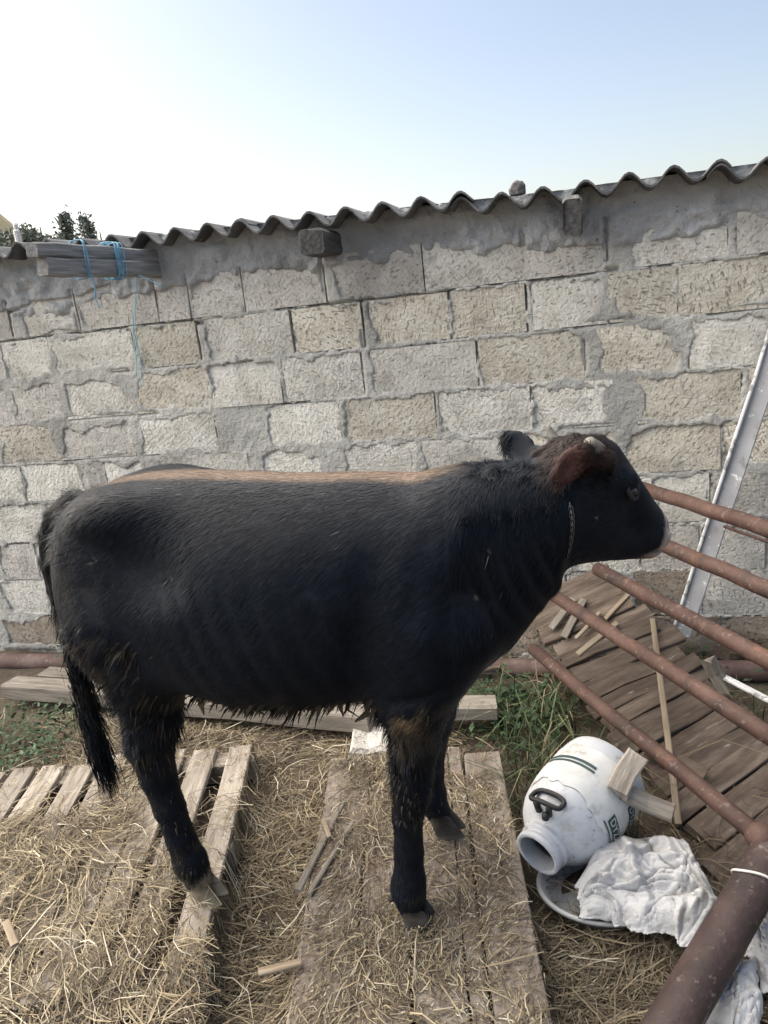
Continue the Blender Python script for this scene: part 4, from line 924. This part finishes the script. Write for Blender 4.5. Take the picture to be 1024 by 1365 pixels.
# eye on the near side, found on the body surface along the sight line
EYEM = mat('eye', [(.006, .005, .005), (.012, .01, .01)], .12, 10, 2, bump=0, spec=.6); LID = mat('eyelid', [(.012, .0125, .014), (.026, .026, .027)], .7, 30, 4, bump=.2)
def hit(px, py):
    d = ray(px, py); dl = np.array([d @ CX, d @ CY, d[2]]); o_ = CAM - CO_; o_ = np.array([o_ @ CX, o_ @ CY, o_[2]])
    t = np.linspace(1.0, 2.6, 1600); P = o_ + t[:, None] * dl; s_ = cow_sdf(P); k = np.argmax(s_ < 0); return P[k] if s_[k] < 0 else None
for sgn in (-1, 1):
    e = hit(843, 655) if sgn < 0 else None
    if e is None: e = hd(.075, sgn * .068, -.03)
    print('eye', e)
    lrel = e - HP; ctr = e + (hd(0, -sgn * .005, 0) - hd(0, 0, 0))
    u_ = np.linspace(0, math.pi, 9); v_ = np.linspace(0, 2 * math.pi, 17)[:-1]
    V = [c2w(ctr + .0145 * np.array([math.sin(a) * math.cos(b), math.sin(a) * math.sin(b), math.cos(a)])) for a in u_ for b in v_]
    Fc = [(i * 16 + j, i * 16 + (j + 1) % 16, (i + 1) * 16 + (j + 1) % 16, (i + 1) * 16 + j) for i in range(8) for j in range(16)]
    eo = put('eye', V, Fc, EYEM, cow, smooth=True)
    out = unit(hd(.35, sgn, 0) - hd(0, 0, 0)); fx = unit(hd(1, -.35 * sgn * -1, -.9) - hd(0, 0, 0)); fx = unit(fx - out * (fx @ out)); fy = np.cross(out, fx)
    lr = [c2w(ctr + out * (.0085 - .004 * abs(math.cos(a))) + fx * .022 * math.cos(a) + fy * .0145 * math.sin(a)) for a in np.linspace(0, 2 * math.pi, 25)]
    V, Fc = tube(lr, .0055, 7, False); put('eyelid', V, Fc, LID, eo, smooth=True)
# hooves: two claws each
HOOF = mat('hoof', [(.016, .014, .012), (.042, .037, .032), (.09, .08, .068)], .8, 16, 6, bump=.4, bscale=50, dist=.004)
HOOF2 = mat('straw_dusted_hoof', [(.10, .085, .06), (.20, .17, .12), (.30, .26, .19)], .85, 18, 6, bump=.5, bscale=50, dist=.004)
def hoof(top, toe, bz, spread=.021, m=None):
    top = np.array(top); toe = np.array(toe); d = toe - top; d[2] = 0; d = unit(d); sd_ = np.array([-d[1], d[0], 0])
    parts = []
    for sgn in (-1, 1):
        V = []; n = 12; lev = [(0, .92, 0), (.3, 1.02, .3), (.75, 1.05, .75), (1.0, .98, 1.0)]
        for (q, k, f) in lev:
            c = top * (1 - q) + np.array([toe[0], toe[1], bz]) * q - d * .022 * q; c = c + sd_ * sgn * spread
            for j in range(n):
                a = 2 * math.pi * j / n; xx = (math.cos(a) * (.027 + .013 * q) + .010 * q) * k; yy = math.sin(a) * .021 * k
                if xx > 0: yy *= 1 - .35 * (xx / .05); xx *= 1 + .30 * q
                else: xx *= 1 - .25 * q
                V.append(c + d * xx + sd_ * yy + np.array([0, 0, .012 * q * (1 if xx > .02 else 0)]) * 0)
        Fc = [(i * n + j, i * n + (j + 1) % n, (i + 1) * n + (j + 1) % n, (i + 1) * n + j) for i in range(3) for j in range(n)]; Fc.append(tuple(range(n))); Fc.append(tuple(3 * n + j for j in reversed(range(n))))
        parts.append((c2w(np.array(V)), [tuple(reversed(f)) for f in Fc]))
    V, Fc = join(parts); return put('hoof', V, Fc, m or HOOF, cow, smooth=True)
hoof((-.296, -.13, .172), (-.268, -.13, .12), PT + .002, m=HOOF2); hoof((.309, -.14, .165), (.336, -.14, .11), PZ + .002)
hoof((-.513, .12, .155), (-.485, .12, .11), PT - .05); hoof((.328, .178, .20), (.362, .18, .15), .125)
# dew claws
for (cx_, cy_, cz_) in ((-.345, -.13, .195), (.262, -.14, .19)):
    V, Fc = join([tube([c2w(np.array([cx_ + .012, cy_ + q, cz_ + .008])), c2w(np.array([cx_ - .006, cy_ + q, cz_ - .012]))], [.012, .007], 7) for q in (-.018, .018)]); put('dew_claw', V, Fc, HOOF, cow, smooth=True)
# hair: short strands laid along the coat, longer clumps on belly and thighs, tail tuft
fa, fb, fc_, fd = (CV[CF[:, k]] for k in range(4)); area = np.linalg.norm(np.cross(fc_ - fa, fd - fb), axis=1)
def sample(n, wgt):
    pr = area * wgt; pr = pr / pr.sum(); k = rng.choice(len(CF), n, p=pr); u, v = rng.random((2, n, 1))
    p = fa[k] * (1 - u) * (1 - v) + fb[k] * u * (1 - v) + fc_[k] * u * v + fd[k] * (1 - u) * v
    nn = CN[CF[k]].mean(1); return p, nn / np.linalg.norm(nn, axis=1)[:, None]
def flow(p, nn):
    x, y, z = p[:, 0], p[:, 1], p[:, 2]
    D = np.tile(np.array([-.75, 0, -.65]), (len(p), 1))
    leg = z < .70; D[leg] = (-.1, 0, -1)
    nk = (x > .50) & (z > .75); D[nk] = (-.35, 0, -1)
    hdm = (x > .76) & (z > .98); D[hdm] = (-.55, -.25, .25)
    rp = x < -.45; D[rp & ~leg] = (-.55, 0, -.85)
    tl = x < -.60; D[tl] = (0.05, 0, -1)
    sw = fbm(x * 5, y * 5, z * 5, 240)[:, None] * np.array([.5, .3, .5]); D = D + sw + rng.normal(0, .07, D.shape)
    D = D - nn * np.einsum('ij,ij->i', D, nn)[:, None]; return D / (np.linalg.norm(D, axis=1)[:, None] + 1e-9)
seg = []
def strands(p, nn, D, Ln, wd, lift, curl=0.0, cmul=1.0):
    N = len(p); L_ = Ln[:, None]
    P = np.stack([p - nn * .002, p + D * L_ * .5 + nn * L_ * lift * .6, p + D * L_ + nn * L_ * lift * (.75) + np.array([0, 0, -1]) * L_ * curl], 1)
    side = np.cross(D, nn); side /= np.linalg.norm(side, axis=1)[:, None] + 1e-9
    W_ = np.stack([wd, wd * .8, wd * .15], 1)
    V, Fc = ribbons(P, W_, side); c = coat(p, nn) * (rng.uniform(.5, 1.45, N) * cmul)[:, None]; seg.append((V, Fc, np.repeat(c, 6, 0)))
vis = 1.0 + .0 * area
p, nn = sample(150000, 1 + 0 * area); _q = p - HP; _l = -_q[:, 0] * math.sin(HY_) + _q[:, 1] * math.cos(HY_); keep = (nn[:, 1] < .55) & ~((_l > .085) & (p[:, 0] > .62) & (p[:, 2] > 1.235)) & ~((p[:, 0] > .93) & (p[:, 2] > .95)); p, nn = p[keep], nn[keep]
Ln = rng.uniform(.020, .040, len(p)) * np.where(p[:, 0] > .74, .4, 1) * np.where(p[:, 2] < .5, .7, 1); strands(p, nn, flow(p, nn), Ln, rng.uniform(.0014, .0028, len(p)), .055)
def region(n, fn, l0, l1, w0, w1, lift, curl, cm=1.0, dirv=None):
    ctr = (fa + fc_) / 2; _q = ctr - HP; _l = -_q[:, 0] * math.sin(HY_) + _q[:, 1] * math.cos(HY_); wgt = fn(ctr) * ~((ctr[:, 1] < -.062) & (ctr[:, 2] > 1.2)) * ~((_l > .075) & (ctr[:, 0] > .62) & (ctr[:, 2] > 1.225)) + 1e-9; p, nn = sample(n, wgt); D = flow(p, nn)
    cl = np.round(p / .022); jit = np.stack([_h(cl[:, 0].astype(int), cl[:, 1].astype(int), cl[:, 2].astype(int), s_) for s_ in (1, 2, 3)], 1) - .5
    D = D + jit * .9; D /= np.linalg.norm(D, axis=1)[:, None]
    strands(p, nn, D, rng.uniform(l0, l1, n) * (.6 + .8 * _h(cl[:, 0].astype(int), cl[:, 1].astype(int), cl[:, 2].astype(int), 4)), rng.uniform(w0, w1, n), lift, curl, cm)
region(9000, lambda c: ((c[:, 2] < .74) & (c[:, 2] > .6) & (c[:, 0] > -.32) & (c[:, 0] < .36)).astype(float), .02, .05, .0015, .003, .30, .25)
region(9000, lambda c: ((c[:, 2] < .98) & (c[:, 2] > .62) & (c[:, 0] < -.30) & (c[:, 1] < .1)).astype(float), .02, .045, .0015, .003, .22, .2)
region(2500, lambda c: ((c[:, 0] < -.42) & (c[:, 2] > 1.12)).astype(float), .015, .04, .001, .002, .35, 0)
region(3500, lambda c: ((c[:, 0] > .52) & (c[:, 0] < .72) & (c[:, 2] > 1.18)).astype(float), .014, .026, .0012, .002, .25, 0, .6)
region(2500, lambda c: ((c[:, 0] > .70) & (c[:, 0] < .84) & (c[:, 2] > 1.20)).astype(float), .012, .022, .001, .002, .25, 0, .7)
region(3500, lambda c: ((c[:, 2] < .76) & (c[:, 2] > .45) & (c[:, 0] > .25)).astype(float), .015, .03, .0015, .0025, .22, .1)
def clumps(n, fn, l0, l1, w0, w1, lift, curl):
    ctr = (fa + fc_) / 2; p, nn = sample(n, fn(ctr) + 1e-9); D = flow(p, nn) + rng.normal(0, .22, (n, 3)); D /= np.linalg.norm(D, axis=1)[:, None]
    a = rng.random((n, 1)) ** 2; k = len(seg); strands(p, nn, D, rng.uniform(l0, l1, n), rng.uniform(w0, w1, n), lift, curl)
    a = np.where(rng.random((n, 1)) > .95, 1.3, a); c = np.array([.006, .007, .009]) * (1 - a) + np.array([.066, .054, .040]) * a; c = np.maximum(c, .003); V_, F2, _ = seg[k]; seg[k] = (V_, F2, np.repeat(c * rng.uniform(.6, 1.2, (n, 1)), 6, 0))
clumps(2600, lambda c: ((c[:, 2] < .79) & (c[:, 2] > .62) & (c[:, 0] > -.30) & (c[:, 0] < .30) & (c[:, 1] < .12)).astype(float) * (.3 + (fbm(c[:, 0] * 14, c[:, 1] * 6, 0, 270) > 0)), .022, .052, .004, .009, .14, .35)
clumps(1700, lambda c: ((c[:, 2] < .95) & (c[:, 2] > .60) & (c[:, 0] < -.26) & (c[:, 1] < .0)).astype(float) * (.2 + (fbm(c[:, 0] * 12, c[:, 2] * 9, 0, 271) > 0)), .025, .05, .004, .008, .10, .15)
clumps(800, lambda c: ((c[:, 2] < .72) & (c[:, 2] > .42) & (c[:, 0] > .25) & (c[:, 1] < .0)).astype(float) * (.2 + (fbm(c[:, 0] * 12, c[:, 2] * 9, 0, 272) > 0)), .012, .026, .003, .006, .12, .1)
clumps(700, lambda c: ((c[:, 2] < .60) & (c[:, 2] > .16) & (c[:, 0] < -.2) & (c[:, 1] < .0)).astype(float) * (.2 + (fbm(c[:, 0] * 12, c[:, 2] * 9, 0, 273) > .05)), .010, .022, .003, .005, .10, .1)
# tail tuft
tn = 1600; t_ = rng.random(tn); tp_ = smooth_pts([(-.608, -.028, .76), (-.605, -.034, .64), (-.598, -.038, .53), (-.584, -.04, .45)], 8); k = (t_ * (len(tp_) - 1)).astype(int)
p = tp_[k] + rng.normal(0, .014, (tn, 3)) * np.array([1, 1, 1]); nn = rng.normal(0, 1, (tn, 3)); nn[:, 2] = 0; nn /= np.linalg.norm(nn, axis=1)[:, None]
D = np.tile(np.array([.10, 0, -1.0]), (tn, 1)) + rng.normal(0, .10, (tn, 3)); D /= np.linalg.norm(D, axis=1)[:, None]
strands(p, nn, D, rng.uniform(.05, .13, tn), rng.uniform(.0015, .003, tn), .05, .0, 1.0)
V = np.concatenate([s_[0] for s_ in seg]); off = 0; Fs = []
for s_ in seg: Fs.append(s_[1] + off); off += len(s_[0])
hair = put('hair', c2w(V), np.concatenate(Fs), FUR, cow, kind='stuff'); colour(hair, np.concatenate([s_[2] for s_ in seg]))
# dung clots hanging under the belly and on the leg
MUDM = mat('dried_dung', [(.05, .04, .028), (.10, .08, .055), (.17, .135, .09)], .95, 30, 5, bump=.6, bscale=60)
parts = []; r = np.random.default_rng(77)
for i in range(46):
    if i >= 34: break
    px_ = r.uniform(255, 500) if i < 34 else r.uniform(118, 170); 
    if i < 34:
        xx = r.uniform(-.2, .27); zz = np.interp(xx, TX, TB) - .004; base = np.array([xx, r.uniform(-.15, -.02), zz + .03]); ln = r.uniform(.02, .075); 
    else:
        base = hit(r.uniform(112, 185), r.uniform(790, 900))
        if base is None: continue
        ln = r.uniform(.015, .03)
    pts = [base, base + np.array([r.normal(0, .008), r.normal(0, .008), -ln * .6]), base + np.array([r.normal(0, .012), r.normal(0, .012), -ln])]
    V, Fc = tube([c2w(q) for q in pts], [r.uniform(.004, .008), r.uniform(.003, .007), .001], 5); parts.append((np.array(V) + r.normal(0, .001, (len(V), 3)), Fc))
V, Fc = join(parts); put('dung_clots', V, Fc, MUDM, cow, kind='stuff')
# chain collar
cpts = []
for py in np.linspace(672, 744, 18):
    h_ = hit(753 + 7 * math.sin((py - 655) / 87 * math.pi) + 3, py)
    if h_ is not None: cpts.append(h_ + np.array([0, -.004, 0]))
CH = mat('dull_chain', [(.06, .06, .062), (.15, .15, .155)], .45, 20, 4, bump=.3, metal=.8)
parts = []
for i in range(len(cpts) - 1):
    a_, b_ = c2w(cpts[i]), c2w(cpts[i + 1]); m_ = (a_ + b_) / 2; dv = unit(b_ - a_); sv = unit(np.cross(dv, CAM - m_)) if i % 2 else unit(CAM - m_)
    lk = [m_ + dv * .009 * math.cos(t) + sv * .0045 * math.sin(t) for t in np.linspace(0, 2 * math.pi, 11)]; parts.append(tube(lk, .0014, 5, False))
V, Fc = join(parts); tag(put('chain', V, Fc, CH, smooth=True), 'thin dull metal chain round the neck of the black bull', 'chain')

# ------------------------------------------------------------------ straw
def top_z(x, y):
    """height of what carries the straw"""
    z = ground_z(x, y) + .008
    P = np.stack([x, y, 0 * x], -1) - np.array([-.587, 2.585, 0]); u = P @ PX; v = -(P @ PD)
    onp = (u < .0) & (u > -1.4) & (v > 0) & (v < 1.06); z = np.where(onp, PT + .002, z)
    pile = PT * np.clip(1 - (v - 1.03) / .5, 0, 1) ** .8; z = np.where((u < .02) & (u > -1.4) & (v >= 1.03), np.maximum(z, pile), z)
    t = (y - 1.0) / 1.40; xl = NL[0] + (FL[0] - NL[0]) * t; xr = NR[0] + (FR[0] - NR[0]) * t
    onf = (x > xl) & (x < xr) & (y < 2.42); z = np.where(onf, PZ + .002, z)
    return z, onp, onf, u, v
def slat_gap(u): return np.min(np.abs(u[:, None] - np.array(us_)[None]), 1) > .045
def density(x, y):
    z, onp, onf, u, v = top_z(x, y)
    n_ = fbm(x * 3, y * 3, 0, 300); n2 = fbm(x * 9, y * 9, 0, 301)
    d = np.ones_like(x)
    clear = (1 - sstep(.30, .42, v + .10 * n_)) * (u < -.50) + (u > -.30) * (1 - sstep(.45, .72, v + .15 * n_)) + .85 * (u > -.11) * (1 - sstep(.75, 1.0, v + .2 * n_))
    clear = np.clip(clear, 0, 1); d = np.where(onp, 1.0 - .93 * clear, d)
    gap = slat_gap(u); d = np.where(onp & gap & (n_ < .15), d * .55, d)
    d = np.where(onp & (u < -.85) & (v > .42) & (v < .85) & (n2 < .08), d * .12, d)
    t = (x - (NL[0] + (FL[0] - NL[0]) * (y - 1) / 1.4)) / .61
    cl = sstep(.0, .3, fbm(x * 5, y * 3.2, 2, 304) + .12)
    d = np.where(onf, 1.0 * (.48 + .52 * cl) - .45 * sstep(1.98, 2.2, y + .1 * n_) * sstep(.35, .6, t) - .5 * sstep(.90, .98, t + .07 * n2) - .45 * sstep(.10, .02, t + .07 * n2), d)
    out = ~onp & ~onf
    d = np.where(out, .75, d)
    d = np.where(out & (x > .2), np.where(y < 1.72 - .25 * (x - .3), .85, .10), d)
    d = np.where(out & (y > 2.62), .22 + .5 * np.clip(n_ + .1, 0, 1), d)
    d = np.where(out & (y > 2.60) & (x < -.9) & (x > -1.6), .8, d); d = np.where(out & (x < -1.55) & (y > 2.65), .1, d)
    d = np.where(out & (x < .1) & (x > -.55) & (y > 2.4), .45, d)
    d = np.where(y > 3.15, d * .3, d)
    d = d * np.where(onf, 1, .45 + .75 * sstep(-.25, .25, fbm(x * 6, y * 6, 4, 305)))
    return np.clip(d, .0, 1), z, onp, onf, u, v
def strew(n, l0, l1, w0, w1, arch, rise, keepf=None, dark=1.0):
    x = rng.uniform(-2.3, 1.35, n); y = rng.uniform(.95, 3.4, n)
    d, z, onp, onf, u, v = density(x, y); k = rng.random(n) < d
    if keepf is not None: k &= keepf(x, y, onp, onf, u, v)
    x, y, z, onp, onf, u, v = (q[k] for q in (x, y, z, onp, onf, u, v)); n = len(x)
    mound = np.where(onp, .045 * np.clip(fbm(x * 2.5, y * 2.5, 0, 310) + .35, 0, 1), np.where(onf, .016 * np.clip(fbm(x * 4, y * 4, 0, 311) + .3, 0, 1), .05 * np.clip(fbm(x * 3, y * 3, 0, 312) + .35, 0, 1)))
    for (lx, ly) in ((.335, -.14), (-.27, -.13), (.36, .18)):
        hw_ = c2w(np.array([lx, ly, 0.])); mound = mound + .034 * np.exp(-((x - hw_[0]) ** 2 + (y - hw_[1]) ** 2) / .085 ** 2)
    gap = onp & slat_gap(u)
    z = z + mound * rng.uniform(.2, 1, n) + np.where(gap, -rng.uniform(0, .06, n), 0)
    az = np.where(rng.random(n) < .55, 5.0 * fbm(x * 2.2, y * 2.2, 0, 320, 2) + rng.normal(0, .45, n) + math.pi * rng.integers(0, 2, n), rng.uniform(0, 2 * math.pi, n))
    L_ = l0 + (l1 - l0) * rng.random(n) ** 2.2; L_ = np.where(onf, L_ * .55, L_)
    dv = np.stack([np.cos(az), np.sin(az), rng.normal(0, rise, n)], 1); dv /= np.linalg.norm(dv, axis=1)[:, None]
    bend = np.stack([-np.sin(az), np.cos(az), 0 * az], 1) * (rng.normal(0, .16, n) * L_)[:, None]
    ar = np.abs(rng.normal(0, arch, n)) * L_ + .001
    c = np.stack([x, y, z], 1); ts = np.array([-.5, -.18, .18, .5]); P = []
    for t in ts: P.append(c + dv * (L_ * t)[:, None] + bend * (t * t * 4 - .5) + np.array([0, 0, 1]) * (ar * (1 - t * t * 4) + .002)[:, None])
    P = np.stack(P, 1); zf = top_z(P[..., 0].ravel(), P[..., 1].ravel())[0].reshape(P.shape[:2]); low = np.where(gap[:, None], -.05, .001); P[..., 2] = np.maximum(P[..., 2], zf + low)
    wd = rng.uniform(w0, w1, n); W_ = np.stack([wd, wd, wd, wd * .7], 1)
    side = np.cross(dv, np.array([0, 0, 1.])); side /= np.linalg.norm(side, axis=1)[:, None] + 1e-9; side = side + np.array([0, 0, 1]) * rng.normal(0, .5, n)[:, None]; side /= np.linalg.norm(side, axis=1)[:, None]
    V, Fc = ribbons(P, W_, side)
    a = rng.random(n)[:, None]; b = rng.random(n)[:, None]
    col = np.array([.125, .096, .066]) * (1 - a) + np.array([.40, .33, .215]) * a; col = np.where(b > .90, np.array([.53, .475, .37]), col); col = np.where(b < .15, np.array([.10, .078, .055]), col)
    hay = (~onp & ~onf & (x > .2))[:, None]; col = np.where(hay, col * .62, col)
    col = col * rng.uniform(.75, 1.25, (n, 1)) * dark
    return V, Fc, np.repeat(col, 8, 0)
def stuff(name, parts, m, label):
    V = np.concatenate([q[0] for q in parts]); off = 0; Fs = []
    for q in parts: Fs.append(q[1] + off); off += len(q[0])
    o = put(name, V, np.concatenate(Fs), m, kind='stuff', centre=(0, 0, 0)); colour(o, np.concatenate([q[2] for q in parts])); o['label'] = label; return o
stuff('straw', [strew(110000, .02, .13, .0012, .0028, .05, .10, dark=.75), strew(66000, .03, .20, .0014, .0031, .08, .14), strew(2400, .12, .34, .0022, .0038, .08, .12, dark=1.12)], STRAW, 'loose dry straw strewn over pallet, platform and ground')
stuff('chaff', [strew(220000, .006, .03, .0012, .0036, .04, .25, lambda x, y, onp, onf, u, v: onf | (~onp & (x < .25)), .85)], STRAW, 'short trampled straw chaff on platform and ground')

# ------------------------------------------------------------------ grass and weeds
def blades(n, fn, l0, l1, w0, w1, lean, c0, c1, dry=.12):
    x = rng.uniform(-2.4, 1.9, n * 3); y = rng.uniform(1.4, 3.9, n * 3); k = rng.random(n * 3) < fn(x, y); x, y = x[k][:n], y[k][:n]; n = len(x)
    z = ground_z(x, y); L_ = rng.uniform(l0, l1, n); az = rng.uniform(0, 6.28, n); dv = np.stack([np.cos(az), np.sin(az), 0 * az], 1); ln = np.abs(rng.normal(lean, lean * .5, n))
    b = np.stack([x, y, z - .005], 1); P = np.stack([b, b + dv * (L_ * ln * .25)[:, None] + np.array([0, 0, 1]) * (L_ * .5)[:, None], b + dv * (L_ * ln * .75)[:, None] + np.array([0, 0, 1]) * (L_ * .82)[:, None], b + dv * (L_ * ln * 1.3)[:, None] + np.array([0, 0, 1]) * (L_ * (.98 - .35 * ln))[:, None]], 1)
    wd = rng.uniform(w0, w1, n); V, Fc = ribbons(P, np.stack([wd, wd, wd * .7, wd * .1], 1), np.stack([-np.sin(az), np.cos(az), 0 * az], 1))
    a = rng.random((n, 1)); c = np.array(c0) * (1 - a) + np.array(c1) * a; c = np.where(rng.random((n, 1)) < dry, np.array([.26, .23, .13]), c)
    return V, Fc, np.repeat(c, 8, 0)
def wdist(x, y): return -((np.stack([x, y, 0 * x], -1) - WA) @ WN) * -1     # distance in front of the wall
def right_grass(x, y): n_ = fbm(x * 3, y * 3, 0, 400); return (~((x > .60 + .09 * (3 - y)) & (y < 2.9) & (x < 1.25)) & (x > .30 + .1 * n_) & (x < 1.3) & (y > 1.98 + .2 * n_) & (wdist(x, y) > .42)) * np.clip(.75 + n_, 0, 1)
def back_strip(x, y): n_ = fbm(x * 4, y * 4, 0, 401); d = wdist(x, y); return ((d > .0) & (d < .11) & (n_ > -.02) & (x > -1.7)) * 1.0
def left_patch(x, y): n_ = fbm(x * 5, y * 5, 0, 402); return ((x < -1.40 + .12 * n_) & (y > 2.66 + .1 * n_) & (y < 3.12)) * 1.0
stuff('grass', [blades(7000, right_grass, .06, .20, .002, .0045, .55, (.024, .046, .018), (.070, .105, .042)), blades(1300, right_grass, .14, .27, .003, .006, .8, (.045, .07, .03), (.11, .145, .07), .25), blades(1600, back_strip, .05, .14, .002, .005, .6, (.03, .055, .02), (.08, .12, .045))], LEAF, 'green grass growing at the wall foot and around the can')
def broad(n, fn, hmax, s0, s1, seed, stems=6):
    r = np.random.default_rng(seed); x = r.uniform(-2.4, 1.9, n * 60); y = r.uniform(1.4, 3.9, n * 60); k = r.random(n * 60) < fn(x, y); x, y = x[k][:n], y[k][:n]; n = len(x); z = ground_z(x, y) + r.random(n) ** .7 * hmax
    c = np.stack([x, y, z], 1); s_ = r.uniform(s0, s1, n); A = r.normal(0, 1, (n, 3)); A[:, 2] = np.abs(A[:, 2]) * .4; A /= np.linalg.norm(A, axis=1)[:, None]; B = np.cross(A, np.array([0, 0, 1.]) + r.normal(0, .4, (n, 3))); B /= np.linalg.norm(B, axis=1)[:, None]
    V = np.stack([c - A * s_[:, None], c - A * s_[:, None] * .1 + B * s_[:, None] * .5, c + A * s_[:, None], c - A * s_[:, None] * .1 - B * s_[:, None] * .5], 1).reshape(-1, 3)
    a = r.random((n, 1)); col = np.array([.025, .052, .026]) * (1 - a) + np.array([.07, .12, .055]) * a; return V, np.arange(n * 4).reshape(-1, 4), np.repeat(col, 4, 0)
def tuft_at(px, py, z0, rad):
    c = atz(px, py, z0); return lambda x, y: np.exp(-((x - c[0]) ** 2 + (y - c[1]) ** 2) / rad ** 2) * (wdist(x, y) > .01)
stuff('weeds', [broad(2200, left_patch, .14, .007, .018, 1), broad(420, tuft_at(112, 880, .02, .10), .16, .008, .02, 2), broad(900, tuft_at(690, 945, .02, .18), .10, .010, .026, 3), broad(500, tuft_at(950, 885, .02, .16), .08, .008, .02, 4), broad(300, tuft_at(150, 905, .02, .12), .10, .008, .018, 5)], LEAF, 'leafy green weeds along the wall foot')
# a clod of dark soil by the wall at right
c = W(wall_sz(1000, 840)[0], .05, .08); V = []; n = 14
for i in range(8):
    for j in range(n):
        a = 2 * math.pi * j / n; q = math.sin(math.pi * i / 7); V.append(c + np.array([.13 * q * math.cos(a), .07 * q * math.sin(a), .065 * math.cos(math.pi * i / 7)]) * (1 + .22 * r.normal()))
Fc = [(i * n + j, i * n + (j + 1) % n, (i + 1) * n + (j + 1) % n, (i + 1) * n + j) for i in range(7) for j in range(n)]
tag(put('dirt_clod', V, Fc, DIRT), 'dark clod of earth at the wall foot by the right edge', 'clod')
